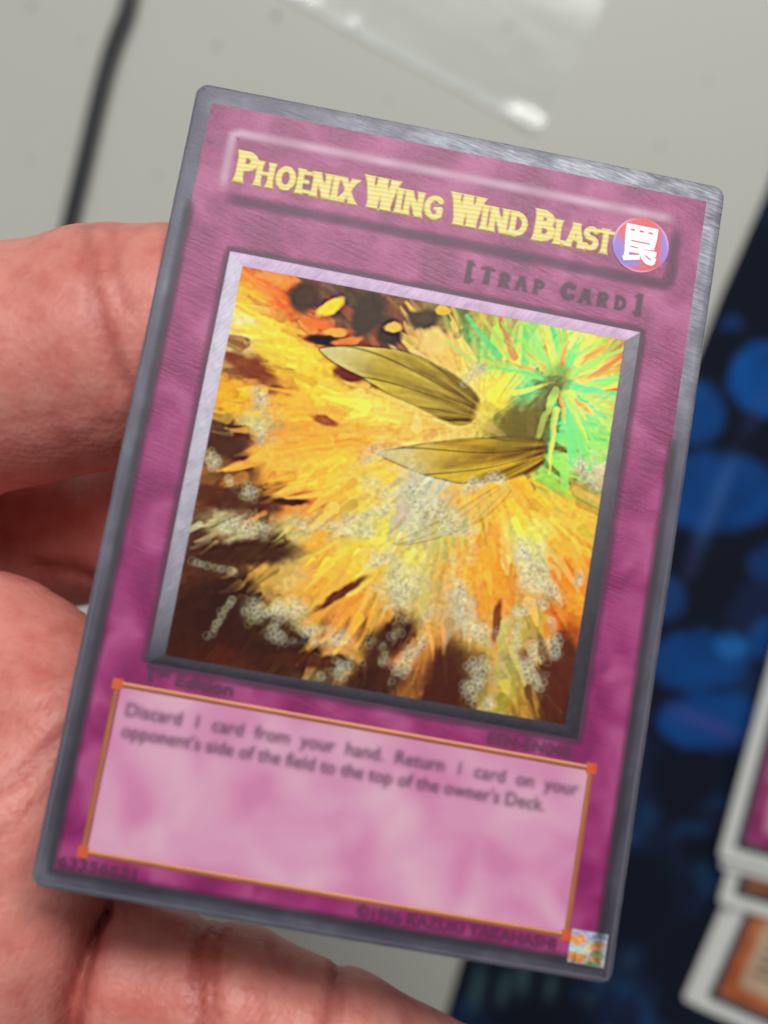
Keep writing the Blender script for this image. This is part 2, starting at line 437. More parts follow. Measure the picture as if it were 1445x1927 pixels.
    for ln, d, depth, wd in lines:
        q = [R(u, v_, d) for u, v_ in ln]
        best = np.full((nx, ny), 1e9, np.float32)
        for a, b in zip(q[:-1], q[1:]):
            ax, ay = a[:2]; bx, by = (b - a)[:2]
            t = np.clip(((X2 - ax) * bx + (Y2 - ay) * by) / (bx * bx + by * by), 0, 1)
            best = np.minimum(best, np.hypot(X2 - ax - t * bx, Y2 - ay - t * by))
        wv = wd * (0.8 + 0.5 * vnoise(X2 / 3, Y2 / 3, 6))
        g = np.exp(-(best / wv) ** 2)
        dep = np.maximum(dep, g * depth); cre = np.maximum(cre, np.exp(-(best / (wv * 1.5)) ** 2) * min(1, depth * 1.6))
    lump = (fbm(X2 / 9, Y2 / 9, 31, 3) - 0.5) * 0.8
    f = f + (dep + lump)[:, :, None].astype(np.float32)
    # naive surface nets
    s = f < 0
    act = np.zeros((nx - 1, ny - 1, nz - 1), np.int8)
    for a in (0, 1):
        for b in (0, 1):
            for c in (0, 1):
                act += s[a:nx - 1 + a, b:ny - 1 + b, c:nz - 1 + c]
    ci = np.argwhere((act > 0) & (act < 8))
    vid = np.full(act.shape, -1, np.int64); vid[tuple(ci.T)] = np.arange(len(ci))
    acc = np.zeros((len(ci), 3)); cnt = np.zeros(len(ci))
    cor = [(a, b, c) for a in (0, 1) for b in (0, 1) for c in (0, 1)]
    fv = {c: f[ci[:, 0] + c[0], ci[:, 1] + c[1], ci[:, 2] + c[2]] for c in cor}
    for p in cor:
        for ax in range(3):
            if p[ax] == 0:
                q = list(p); q[ax] = 1; q = tuple(q)
                f0, f1 = fv[p], fv[q]
                mk = (f0 < 0) != (f1 < 0)
                t = np.where(mk, f0 / np.where(mk, f0 - f1, 1), 0)
                pt = np.array(p, float)[None] + t[:, None] * (np.array(q, float) - np.array(p, float))[None]
                acc += pt * mk[:, None]; cnt += mk
    V = lo + (ci + acc / cnt[:, None]) * hgr
    faces = []
    for ax in range(3):
        b, c = (ax + 1) % 3, (ax + 2) % 3
        s0 = [slice(None)] * 3; s1 = [slice(None)] * 3
        s0[ax] = slice(0, -1); s1[ax] = slice(1, None)
        a0, a1 = s[tuple(s0)], s[tuple(s1)]
        e = np.argwhere(a0 != a1)
        ok = (e[:, b] > 0) & (e[:, c] > 0)
        lim = np.array(act.shape)
        ok &= (e[:, b] < lim[b]) & (e[:, c] < lim[c])
        e = e[ok]; flip = a0[tuple(e.T)]
        def cell(db, dc):
            k = e.copy(); k[:, b] -= db; k[:, c] -= dc
            return vid[tuple(k.T)]
        q = np.stack([cell(1, 1), cell(0, 1), cell(0, 0), cell(1, 0)], -1)
        q[~flip] = q[~flip][:, ::-1]
        faces.append(q)
    F = np.concatenate(faces); F = F[(F >= 0).all(1)]
    me = bpy.data.meshes.new('hand')
    me.vertices.add(len(V)); me.vertices.foreach_set('co', (V / 1000).astype(np.float32).reshape(-1))
    me.loops.add(F.size); me.loops.foreach_set('vertex_index', F.reshape(-1).astype(np.int32))
    me.polygons.add(len(F)); me.polygons.foreach_set('loop_start', (np.arange(len(F)) * 4).astype(np.int32))
    me.update(calc_edges=True)
    ii = np.clip(np.round((V[:, :2] - lo[:2]) / hgr).astype(int), 0, [nx - 1, ny - 1])
    set_float(me, 'crease', cre[ii[:, 0], ii[:, 1]])
    return me
hm = build_hand()
m = N('skin'); v = m.coord()
n_big = m.noise(v, 0.075, 3); n_mid = m.noise(v, 0.28, 4, 0.6); n_fine = m.noise(v, 1.6, 2)
base = m.ramp(n_big, [(0.30, L3(204, 118, 108)), (0.5, L3(211, 128, 117)), (0.70, L3(218, 140, 129))])
base = m.mix(m.ramp(n_mid, [(0.42, (0, 0, 0)), (0.68, (0.5, 0.5, 0.5))]), base, L3(226, 156, 144))
base = m.mix(m.ramp(n_mid, [(0.30, (0.4, 0.4, 0.4)), (0.46, (0, 0, 0))]), base, L3(194, 98, 90))
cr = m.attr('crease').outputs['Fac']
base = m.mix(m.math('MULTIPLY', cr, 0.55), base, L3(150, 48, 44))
m.P(Base_Color=base, Roughness=m.math('MULTIPLY_ADD', n_mid, 0.2, 0.34))
m.b.inputs['Specular IOR Level'].default_value = 0.35
m.b.inputs['Subsurface Weight'].default_value = 0.22
m.b.inputs['Subsurface Radius'].default_value = (1.0, 0.35, 0.2)
m.b.inputs['Subsurface Scale'].default_value = 0.0025
wv = m.n('ShaderNodeTexWave', {'Vector': m.coord(rot=(0, 0, 0.5)), 'Scale': 0.42, 'Distortion': 3.5, 'Detail': 2.0, 'Detail Scale': 0.35}).outputs['Fac']
b1 = m.bump(wv, 0.07, 0.0001)
b2 = m.bump(m.n('ShaderNodeTexVoronoi', {'Vector': v, 'Scale': 1.1}).outputs['Distance'], 0.40, 0.00014, b1)
b3 = m.bump(n_mid, 0.35, 0.00025, b2)
m.put(m.b.inputs['Normal'], b3)
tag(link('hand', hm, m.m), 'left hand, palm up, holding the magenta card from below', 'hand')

# ------------------------------------------------------------------ the trading card (card millimetres, x right, y up)
card = bpy.data.objects.new('trading_card', None); COL.objects.link(card)
ex = Vector((0.98185, -0.18313, -0.04927)).normalized()
ey = Vector((0.16805, 0.97311, -0.15753)); ey = (ey - ex * ey.dot(ex)).normalized()
ez = ex.cross(ey)
M4 = Matrix((ex, ey, ez)).transposed().to_4x4()
M4.translation = Vector((1.3827, -0.4945, CAM_Z * 1000 - 147.415)) / 1000
card.matrix_world = M4
tag(card, 'magenta trading card with gold title and fiery picture, held in the hand', 'trading card')
K = 1000.0
def bend(x, y):
    return -0.00035 * x * x + 0.10 * np.sin(y * 0.09 + 0.6) - 0.06 * np.sin(x * 0.11 + y * 0.05)
def cpt(x, y, h):
    x, y, h = np.broadcast_arrays(np.asarray(x, float), np.asarray(y, float), np.asarray(h, float))
    return np.stack([x, y, h + bend(x, y)], -1) / K
def cgrid(name, x0, y0, x1, y1, nx, ny, h, mat, parent=card):
    x = np.linspace(x0, x1, nx)[None, :] + np.zeros((ny, 1)); y = np.linspace(y0, y1, ny)[:, None] + np.zeros((1, nx))
    hh = h(x, y) if callable(h) else h
    me = grid_mesh(name, cpt(x, y, hh))
    return link(name, me, mat, parent), x, y
# --- core: rounded slab with slightly worn edge
def card_core():
    nx_, ny_ = 60, 86
    out = rrect(-29.5, -43, 29.5, 43, 1.3, 8)
    dense = []
    for (xa, ya), (xb, yb) in zip(out, out[1:] + out[:1]):
        n = max(1, int(math.hypot(xb - xa, yb - ya) / 1.0))
        for k in range(n):
            dense.append((xa + (xb - xa) * k / n, ya + (yb - ya) * k / n))
    dense = np.array(dense)
    nrm = dense / np.array([29.5, 43]); 
    nz_ = 0.06 * (vnoise(np.arange(len(dense)) * 0.7, np.zeros(len(dense)), 4) - 0.5)
    rings = [(1.0, -0.32), (1.0, -0.05), (0.9985, -0.005)]
    vs_ = []
    for sc_, h in rings:
        p = dense * np.array([1 - (1 - sc_) * 1.46, sc_]) + nz_[:, None] * np.sign(dense) * 0.6
        vs_.append(cpt(p[:, 0], p[:, 1], h))
    n = len(dense)
    vs_ = np.concatenate(vs_)
    fs = []
    for r in range(2):
        for i in range(n):
            j = (i + 1) % n
            fs.append((r * n + i, r * n + j, (r + 1) * n + j, (r + 1) * n + i))
    fs.append(tuple(range(n))[::-1])
    return mesh_np('card_core', vs_, fs)
m = N('card_edge_paper'); v = m.coord()
m.P(Base_Color=m.mix(m.noise(v, 1.5, 3), L3(96, 92, 104), L3(168, 166, 172)), Roughness=0.6)
link('card_core', card_core(), m.m, card)
# --- foil border: a ring of quads whose outer millimetre falls away
def foil_scratch(m, ang, sx=0.35, sy=5.0):
    tc = m.n('ShaderNodeTexCoord')
    r = m.n('ShaderNodeMapping', {'Vector': tc.outputs['Object'], 'Rotation': (0, 0, ang), 'Scale': (1000, 1000, 1000)}).outputs[0]
    s2 = m.n('ShaderNodeVectorMath', {0: r, 1: (sx, sy, 1.0)}, operation='MULTIPLY').outputs[0]
    return m.n('ShaderNodeTexNoise', {'Vector': s2, 'Scale': 1.0, 'Detail': 4, 'Roughness': 0.65}).outputs[0]
m = N('foil_border'); v = m.coord()
sc1 = foil_scratch(m, math.radians(14), 0.5, 7.0); big = m.noise(v, 0.16, 3)
sep = m.n('ShaderNodeSeparateXYZ', {0: v}).outputs
wear = m.math('MULTIPLY_ADD', m.n('ShaderNodeMapRange', {0: sep[1], 1: 12.0, 2: 36.0}).outputs[0], 0.85, 0.12)
tint = m.ramp(big, [(0.3, L3(62, 58, 74)), (0.55, L3(78, 76, 90)), (0.72, L3(98, 99, 112))])
tr_glare = m.n('ShaderNodeMapRange', {0: m.math('MULTIPLY_ADD', sep[0], 0.55, sep[1]), 1: 26.0, 2: 50.0}).outputs[0]  # lamp glare painted into the tint, stronger towards the upper right
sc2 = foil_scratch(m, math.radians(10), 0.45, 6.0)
tint = m.mix(m.math('MULTIPLY', m.math('MULTIPLY', tr_glare, m.ramp(m.noise(v, 0.22, 3, 0.6), [(0.34, (0.25, 0.25, 0.25)), (0.6, (1, 1, 1))])), m.ramp(sc2, [(0.34, (0.1, 0.1, 0.1)), (0.62, (0.85, 0.85, 0.85))])), tint, L3(168, 172, 180))
tint = m.mix(m.math('MULTIPLY', wear, m.ramp(sc1, [(0.36, (0.55, 0.55, 0.55)), (0.62, (0, 0, 0))])), tint, L3(58, 55, 68))
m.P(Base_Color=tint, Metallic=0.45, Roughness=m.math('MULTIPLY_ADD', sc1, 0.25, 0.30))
m.put(m.b.inputs['Normal'], m.bump(m.math('MULTIPLY', sc1, wear), 0.25, 0.0001))
def ring_mesh(name, outer, widths_heights, corner_r):
    """nested rounded rectangles: outer half sizes (a, b)"""
    a, b = outer
    rings = []
    for w_, h in widths_heights:
        r = max(corner_r - w_, 0.05)
        o = rrect(-a + w_, -b + w_, a - w_, b - w_, r, 6)
        d = []
        nside = len(o)
        for i in range(nside):
            (xa, ya), (xb, yb) = o[i], o[(i + 1) % nside]
            k_ = 1 if (i + 1) % 7 else 70
            for k in range(k_):
                d.append((xa + (xb - xa) * k / k_, ya + (yb - ya) * k / k_))
        d = np.array(d)
        rings.append(cpt(d[:, 0], d[:, 1], h))
    n = len(rings[0]); V = np.concatenate(rings); fs = []
    for r in range(len(rings) - 1):
        for i in range(n):
            j = (i + 1) % n
            fs.append((r * n + i, r * n + j, (r + 1) * n + j, (r + 1) * n + i))
    return mesh_np(name, V, fs)
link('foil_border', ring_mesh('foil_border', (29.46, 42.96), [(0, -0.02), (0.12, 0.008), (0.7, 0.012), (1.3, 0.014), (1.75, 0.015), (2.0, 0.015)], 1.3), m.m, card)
# --- magenta frame
def sheen(m, amt=1.0):
    s = foil_scratch(m, math.radians(14), 0.3, 3.2)
    m.P(Coat_Weight=0.33 * amt, Coat_Roughness=m.math('MULTIPLY_ADD', s, 0.22, 0.12))
    m.put(m.b.inputs['Coat Normal'], m.bump(s, 0.35, 0.00012))
def magenta(name, stops, scale, rough=0.42):
    m = N(name); v = m.coord()
    a = m.noise(v, scale, 1.2, 0.5, 0.45); b = m.noise(v, 0.9, 2)
    col = m.ramp(a, stops)
    col = m.mix(m.math('MULTIPLY', b, 0.08), col, L3(182, 100, 142))
    m.P(Base_Color=col, Roughness=rough); m.b.inputs['Specular IOR Level'].default_value = 0.12
    sheen(m)
    return m
m = magenta('magenta_marble', [(0.34, L3(128, 22, 90)), (0.5, L3(149, 41, 107)), (0.68, L3(170, 74, 130))], 0.2)
M_MAG = m.m
cgrid('magenta_frame', -27.62, -41.12, 27.62, 41.02, 60, 88, 0.03, M_MAG)
# --- soft lines for print and painted shade: strips fading out across their width
m = N('soft_print_and_shade')
at = m.attr('Col')
tr = m.n('ShaderNodeBsdfTransparent')
m.P(Base_Color=at.outputs['Color'], Roughness=0.45)
mx = m.n('ShaderNodeMixShader', {0: at.outputs['Alpha'], 1: tr.outputs[0], 2: m.b.outputs[0]})
m.t.links.new(mx.outputs[0], m.out.inputs['Surface'])
M_SOFT = m.m
def soft_line(name, pts, wd, rgb, alpha, h, parent=card, sides=(1, 1), ends=True):
    pts = np.array(pts, float); seg = []
    for a, b in zip(pts[:-1], pts[1:]):
        n = max(2, int(np.hypot(*(b - a)) / 0.8))
        seg += [a + (b - a) * k / n for k in range(n)]
    seg.append(pts[-1]); P = np.array(seg)
    T = np.gradient(P, axis=0); T /= np.linalg.norm(T, axis=1)[:, None] + 1e-9
    Nn = np.stack([-T[:, 1], T[:, 0]], -1)
    offs = np.linspace(-1, 1, 9)
    prof = np.cos(offs * math.pi / 2) ** 1.5
    if sides[0] == 0: offs = offs[4:]; prof = prof[4:]
    G = P[:, None, :] + Nn[:, None, :] * offs[None, :, None] * wd
    al = np.repeat(prof[None], len(P), 0) * alpha
    al *= (0.75 + 0.5 * vnoise(G[..., 0] * 0.5, G[..., 1] * 0.5, 3))
    if ends:
        e = np.minimum(np.arange(len(P)), np.arange(len(P))[::-1]) / 2.0
        al *= smooth01(e)[:, None] * 0.9 + 0.1
    me = grid_mesh(name, cpt(G[..., 0], G[..., 1], h))
    set_col(me, np.repeat(lin(rgb)[None], G.shape[0] * G.shape[1], 0), np.clip(al, 0, 1))
    return link(name, me, M_SOFT, parent)
soft_line('frame_edge_shade', [(-27.7, 30), (-27.75, -41.25), (27.75, -41.25), (27.75, 14)], 0.8, (44, 36, 50), 0.6, 0.075)  # dark part of the border's reflection, painted as a soft line
soft_line('edge_wear_gleam', [(-29.1, -42.6), (29.1, -42.6), (29.1, 42.6), (-29.1, 42.6), (-29.1, -42.6)], 0.3, (150, 150, 162), 0.25, 0.03, ends=False)  # worn whitening, with the bent rim's paler reflection painted in
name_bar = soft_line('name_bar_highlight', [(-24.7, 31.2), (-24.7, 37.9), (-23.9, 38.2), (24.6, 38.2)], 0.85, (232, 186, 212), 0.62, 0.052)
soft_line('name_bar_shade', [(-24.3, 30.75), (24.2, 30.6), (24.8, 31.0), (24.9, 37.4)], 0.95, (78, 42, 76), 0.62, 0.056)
# --- bevelled silver frame round the picture
m = N('silver_frame_foil'); v = m.coord()
sc1 = foil_scratch(m, math.radians(-52), 0.6, 5.0); at = m.attr('Col').outputs['Color']
spk = m.noise(v, 3.0, 2)
colr_ = m.mix(m.ramp(sc1, [(0.38, (0.25, 0.25, 0.25)), (0.62, (0, 0, 0))]), at, (0.08, 0.08, 0.1, 1))
m.P(Base_Color=colr_, Metallic=0.0, Roughness=m.math('MULTIPLY_ADD', spk, 0.3, 0.35))
m.b.inputs['Specular IOR Level'].default_value = 0.12
m.put(m.b.inputs['Normal'], m.bump(sc1, 0.1, 0.00006))
FO = [(-22.5, -19.45), (22.4, -19.45), (22.45, 24.75), (-22.5, 24.9)]
FI = [(-20.85, -18.45), (20.85, -18.2), (20.95, 23.5), (-20.9, 23.5)]
cols = {0: [(54, 48, 60), (52, 46, 58)], 1: [(50, 46, 56), (156, 150, 160)], 2: [(232, 196, 228), (226, 198, 232)], 3: [(226, 218, 236), (62, 64, 76)]}
for i in range(4):
    a, b = np.array(FO[i]), np.array(FO[(i + 1) % 4]); c_, d_ = np.array(FI[i]), np.array(FI[(i + 1) % 4])
    n = 60
    t = np.linspace(0, 1, n)[None, :, None]
    s_ = np.linspace(0, 1, 6)[:, None, None]
    G = (a * (1 - t) + b * t) * (1 - s_) + (c_ * (1 - t) + d_ * t) * s_
    prof = 0.07 + 0.07 * np.array([0.0, 0.7, 1.0, 1.0, 0.75, 0.35])[:, None] + 0 * t[..., 0]
    me = grid_mesh('frame_side', cpt(G[..., 0], G[..., 1], prof))
    c0, c1 = lin(cols[i][0]), lin(cols[i][1])
    te = t ** (2.2 if i in (1, 3) else 1.0)
    cc = c0 * (1 - te) + c1 * te
    cc = cc * (0.75 + 0.45 * fbm(G[..., 0] * 1.2, G[..., 1] * 1.2, i))[..., None] + 0 * s_
    set_col(me, cc)
    link('frame_side', me, m.m, card)
soft_line('frame_outline', [(-22.5, -19.5), (22.4, -19.5), (22.5, 24.8), (-22.5, 24.95), (-22.5, -19.5)], 0.9, (72, 34, 66), 0.7, 0.06, ends=False)

# --- the picture: a generic burst of flame, printed on foil
def paint_picture():
    nx_, ny_ = 500, 505
    x0, x1, y0, y1 = -20.9, 20.9, -18.5, 23.6
    x = np.linspace(x0, x1, nx_)[None, :] + np.zeros((ny_, 1)); y = np.linspace(y0, y1, ny_)[:, None] + np.zeros((1, nx_))
    Hm = np.array([[17.789879, 3.8145765, 747.355152], [3.59344136, -16.5571436, 972.388616], [3.32344203e-04, 1.07472161e-03, 1.0]])
    w_ = Hm[2, 0] * x + Hm[2, 1] * y + 1
    U = (Hm[0, 0] * x + Hm[0, 1] * y + Hm[0, 2]) / w_; V = (Hm[1, 0] * x + Hm[1, 1] * y + Hm[1, 2]) / w_
    A = PICTURE_ANCHORS
    cx, cy = 900., 800.
    # warp along the burst direction plus free swirl
    th = np.arctan2(V - cy, U - cx); r = np.hypot(U - cx, V - cy)
    rad = (fbm(th * 7 + 3, r / 260, 21, 4) - 0.5) * 60 * np.clip(r / 330, 0.05, 1)
    swx = (fbm(U / 60, V / 60, 5, 4) - 0.5) * 28 + (fbm(U / 16, V / 16, 15, 2) - 0.5) * 16
    swy = (fbm(U / 60, V / 60, 8, 4) - 0.5) * 28 + (fbm(U / 16, V / 16, 18, 2) - 0.5) * 16
    Uw = U + swx + np.cos(th) * rad; Vw = V + swy + np.sin(th) * rad
    num = np.zeros(U.shape + (3,)); den = np.zeros(U.shape)
    for (au, av, c) in A:
        d2 = (Uw - au) ** 2 + (Vw - av) ** 2
        k = np.exp(-d2 / (2 * 17.0 ** 2)) + 0.03 * np.exp(-d2 / (2 * 45.0 ** 2)) + 1e-7
        num += k[..., None] * lin(c); den += k
    C = num / den[..., None]
    # brush-like variation along the rays
    st = fbm(th * 26, r / 90, 33, 3)
    C = C * (0.82 + 0.36 * st)[..., None]
    C = C * (0.90 + 0.2 * vnoise(U / 7, V / 7, 41))[..., None]
    def over(k, c):
        nonlocal C
        C = C * (1 - k[..., None]) + k[..., None] * np.asarray(c)
    def blob(u, v_, a, b, ang, c, soft=0.18, amt=1.0):
        ca, sa = math.cos(math.radians(ang)), math.sin(math.radians(ang))
        du, dv = Uw * 0.35 + U * 0.65 - u, Vw * 0.35 + V * 0.65 - v_
        d = np.hypot((du * ca + dv * sa) / a, (-du * sa + dv * ca) / b)
        over(smooth01((1 + soft - d) / (2 * soft)) * amt, lin(c))
    # strokes of flame thrown outwards from the burst
    g = random.Random(9)
    sxx, syy = (nx_ - 1) / (x1 - x0), (ny_ - 1) / (y1 - y0)
    Hi = np.linalg.inv(Hm)
    def togrid(pu, pv):
        q = Hi @ np.array([pu, pv, 1.0]); q /= q[2]
        return (q[0] - x0) * sxx, (q[1] - y0) * syy
    base_C = C.copy()
    for k in range(1500):
        big_ = k < 900
        pu, pv = g.uniform(310, 1190), g.uniform(480, 1390)
        ix, iy = togrid(pu, pv)
        if not (3 < ix < nx_ - 4 and 3 < iy < ny_ - 4): continue
        dx, dy = pu - cx, pv - cy; rr_ = math.hypot(dx, dy) + 1
        ang = math.atan2(dy, dx) + g.gauss(0, 0.16 if rr_ > 120 else 0.8)
        Ls = g.uniform(25, 85) * (1 if big_ else 0.55); wd_ = g.uniform(6, 15) * (1 if big_ else 0.5)
        inn = g.uniform(-10, 45)
        jx, jy = togrid(pu - dx / rr_ * inn + g.gauss(0, 10), pv - dy / rr_ * inn + g.gauss(0, 10))
        jx, jy = int(np.clip(jx, 0, nx_ - 1)), int(np.clip(jy, 0, ny_ - 1))
        c = base_C[jy, jx] * math.exp(g.gauss(0, 0.16)) * np.array([1, math.exp(g.gauss(0, 0.09)), math.exp(g.gauss(0, 0.2))])
        ex_, ey_ = togrid(pu + math.cos(ang) * Ls, pv + math.sin(ang) * Ls)
        w_g = wd_ * 0.6
        xa, xb = int(max(0, min(ix, ex_) - w_g - 3)), int(min(nx_, max(ix, ex_) + w_g + 4))
        ya, yb = int(max(0, min(iy, ey_) - w_g - 3)), int(min(ny_, max(iy, ey_) + w_g + 4))
        if xb - xa < 2 or yb - ya < 2: continue
        gx_, gy_ = np.arange(xa, xb)[None, :], np.arange(ya, yb)[:, None]
        ddx, ddy = ex_ - ix, ey_ - iy; L2 = ddx * ddx + ddy * ddy + 1e-6
        t = np.clip(((gx_ - ix) * ddx + (gy_ - iy) * ddy) / L2, 0, 1)
        wob_ = math.sin(k) * 2.0 * np.sin(t * 4 + k)
        nl = ((gx_ - ix) * -ddy + (gy_ - iy) * ddx) / math.sqrt(L2) + wob_
        along = ((gx_ - ix) * ddx + (gy_ - iy) * ddy) / L2
        d = np.hypot(nl, np.where(along < 0, along, np.where(along > 1, along - 1, 0)) * math.sqrt(L2))
        kk = (smooth01((w_g * (1 - 0.75 * t) - d + 1.5) / 3.5) * (0.62 if big_ else 0.5))[..., None]
        C[ya:yb, xa:xb] = C[ya:yb, xa:xb] * (1 - kk) + kk * c
    # dark gaps between the flames
    for q in [(428, 838, 46, 20, 20, (92, 50, 34)), (470, 690, 60, 17, 30, (150, 66, 38)), (450, 945, 72, 19, 2, (98, 46, 30)), (395, 925, 26, 14, 0, (110, 52, 32)), (545, 946, 34, 7, 4, (96, 44, 30)), (470, 1042, 100, 24, 0, (78, 38, 26)),
              (655, 705, 30, 11, 24, (132, 62, 38)), (610, 790, 26, 8, 22, (170, 86, 44)), (395, 1150, 74, 60, -30, (66, 31, 26)), (490, 1195, 80, 52, 15, (70, 33, 26)), (340, 1210, 40, 50, 0, (78, 36, 26)), (735, 1205, 62, 30, -35, (82, 38, 28)), (700, 1290, 60, 30, -10, (76, 36, 28)), (852, 1278, 66, 56, -20, (92, 42, 32)), (1052, 1270, 26, 90, 12, (108, 50, 36)), (935, 1170, 8, 40, 10, (150, 76, 40)), (640, 1120, 60, 8, -32, (120, 62, 36)), (600, 1250, 90, 14, 6, (92, 44, 28))]:
        blob(*q, soft=0.4, amt=0.86)
    # dark smoke and embers along the top
    for q in [(572, 555, 30, 30, 0, (98, 70, 58)), (690, 590, 26, 46, 10, (92, 76, 66)), (730, 625, 22, 28, 0, (86, 66, 56)), (610, 640, 34, 11, 8, (60, 40, 34)), (795, 600, 30, 20, 0, (104, 86, 68))]:
        blob(*q, soft=0.35)
    for q in [(622, 576, 26, 12, -28, (250, 205, 60)), (628, 622, 22, 9, 0, (240, 160, 70)), (590, 606, 26, 10, 14, (230, 120, 55)), (738, 612, 18, 9, 5, (238, 180, 80)), (818, 640, 26, 22, 40, (240, 200, 120)), (832, 582, 14, 8, 15, (240, 180, 70)), (650, 640, 30, 8, -10, (215, 130, 60))]:
        blob(*q, soft=0.3)
    # green sparks
    for (ua, va, ub, vb, wd, c) in [(876, 592, 935, 668, 7, (120, 205, 125)), (905, 594, 950, 660, 6, (190, 200, 95)), (940, 604, 965, 670, 7, (205, 150, 85)), (985, 612, 985, 680, 7, (120, 205, 115)),
                                    (1160, 640, 1090, 700, 6, (170, 190, 95)), (1165, 668, 1100, 715, 6, (215, 125, 70)), (1170, 700, 1100, 735, 7, (150, 215, 100)), (1165, 728, 1100, 745, 5, (215, 120, 60)), (838, 640, 900, 690, 7, (200, 205, 110)),
                                    (1060, 770, 1078, 870, 9, (110, 215, 120)), (1075, 790, 1105, 880, 7, (120, 220, 110)), (1055, 860, 1060, 915, 8, (150, 215, 100))]:
        dv = np.array([ub - ua, vb - va], float)
        t = np.clip(((U - ua) * dv[0] + (V - va) * dv[1]) / (dv @ dv), 0, 1)
        d = np.hypot(U - ua - t * dv[0], V - va - t * dv[1]) + (swx * 0.12)
        over(smooth01((wd * (0.5 + 0.6 * t) + 2.5 - d) / 5) * 0.85, lin(c) * 1.0)
    gg = random.Random(3)
    for k in range(90):
        an = gg.uniform(-math.pi * 0.95, math.pi * 0.62); ra, rb = gg.uniform(15, 60), gg.uniform(70, 175)
        ua, va = 1048 + rb * math.cos(an), 715 + rb * math.sin(an); ub, vb = 1048 + ra * math.cos(an), 715 + ra * math.sin(an)
        c = gg.choice([(120, 215, 115), (96, 205, 130), (150, 220, 100), (228, 215, 90), (120, 205, 120), (215, 150, 80), (170, 215, 105)])
        dv = np.array([ub - ua, vb - va], float)
        t = np.clip(((U - ua) * dv[0] + (V - va) * dv[1]) / (dv @ dv), 0, 1)
        d = np.hypot(U - ua - t * dv[0] + swx * 0.35, V - va - t * dv[1] + swy * 0.35)
        wd = gg.uniform(2.5, 8)
        over(smooth01((wd * (0.35 + 0.8 * t) + 2 - d) / 4.5) * gg.uniform(0.35, 0.75), lin(c))
    glow_ = np.exp(-((U - 1075) / 95) ** 2 - ((V - 735) / 120) ** 2)[..., None]
    C = C * (1 + 0.45 * glow_) + glow_ * 0.5 * lin((70, 120, 62))
    # two olive leaf shapes (plain, generic)
    def leaf(u0, v0, u1, v1, wd, bow, c_in, c_out, vein, amt=0.92):
        a = np.array([u0, v0]); bb = np.array([u1, v1]); dvec = bb - a; L = np.hypot(*dvec); e = dvec / L; n = np.array([-e[1], e[0]])
        t = ((U - u0) * e[0] + (V - v0) * e[1]) / L; s_ = (U - u0) * n[0] + (V - v0) * n[1]
        tt = np.clip(t, 0, 1)
        s_ = s_ - bow * np.sin(tt * math.pi)
        half = wd * 1.75 * tt ** 0.8 * (1 - tt) ** 0.42 * (0.94 + 0.12 * vnoise(tt * 11, s_ * 0 + vein, 3)) + 1.0
        lo_, hi_ = -half * 0.55, half * 1.25
        ins = smooth01((s_ - lo_) / 3) * smooth01((hi_ - s_) / 3) * smooth01(t / 0.01) * smooth01((1 - t) / 0.06)
        phi = s_ / (1.12 - tt) / L
        fan = np.abs(np.sin(phi * 17 + 0.6 * np.sin(tt * 5 + vein)))
        rib = fbm(phi * 9, tt * 3, vein, 3)
        mixc = np.clip(0.25 + 1.1 * (rib - 0.5) + 1.1 * (tt - 0.45), 0, 1)[..., None]
        tip = smooth01((0.42 - tt) / 0.35)[..., None]
        base_ = lin(c_out) * (1 - mixc) + lin(c_in) * mixc
        base_ = base_ * (1 - 0.55 * tip) + 0.55 * tip * lin((196, 198, 160))
        base_ = base_ * (1 - 0.45 * np.exp(-(fan / 0.12) ** 2)[..., None])
        over(ins * amt, base_)
        edge = (np.exp(-((s_ - lo_) / 2.0) ** 2) + np.exp(-((s_ - hi_) / 2.0) ** 2)) * (t > 0.0) * (t < 0.97)
        over(np.clip(edge, 0, 1) * 0.55 * amt, lin((92, 84, 44)))
    leaf(600, 655, 905, 770, 62, -26, (112, 70, 14), (206, 184, 66), 51)
    leaf(712, 852, 1030, 838, 58, 6, (126, 72, 12), (208, 176, 44), 57)
    blob(985, 800, 62, 44, -35, (132, 112, 46), soft=0.5, amt=0.65)
    blob(1045, 712, 26, 34, 20, (124, 116, 62), soft=0.5, amt=0.6)
    leaf(740, 1025, 960, 905, 24, 12, (200, 186, 96), (184, 178, 116), 66, 0.45)
    k_ = np.exp(-0.5 * (np.arange(-9, 10) / 3.5) ** 2); k_ /= k_.sum()
    Bl = np.stack([np.apply_along_axis(lambda q_: np.convolve(np.pad(q_, 9, 'edge'), k_, 'valid'), 0, np.apply_along_axis(lambda q_: np.convolve(np.pad(q_, 9, 'edge'), k_, 'valid'), 1, C[..., ch])) for ch in range(3)], -1)
    C = np.clip(C + 1.0 * (C - Bl), 0.001, 1.0)
    lum_ = C.mean(-1, keepdims=True)
    C = np.clip(C * (0.80 + 0.38 * smooth01((lum_ - 0.05) / 0.3)), 0.001, 1.0)
    # glitter: blurred sparkle highlights painted as clusters of pale rings
    g = random.Random(5)
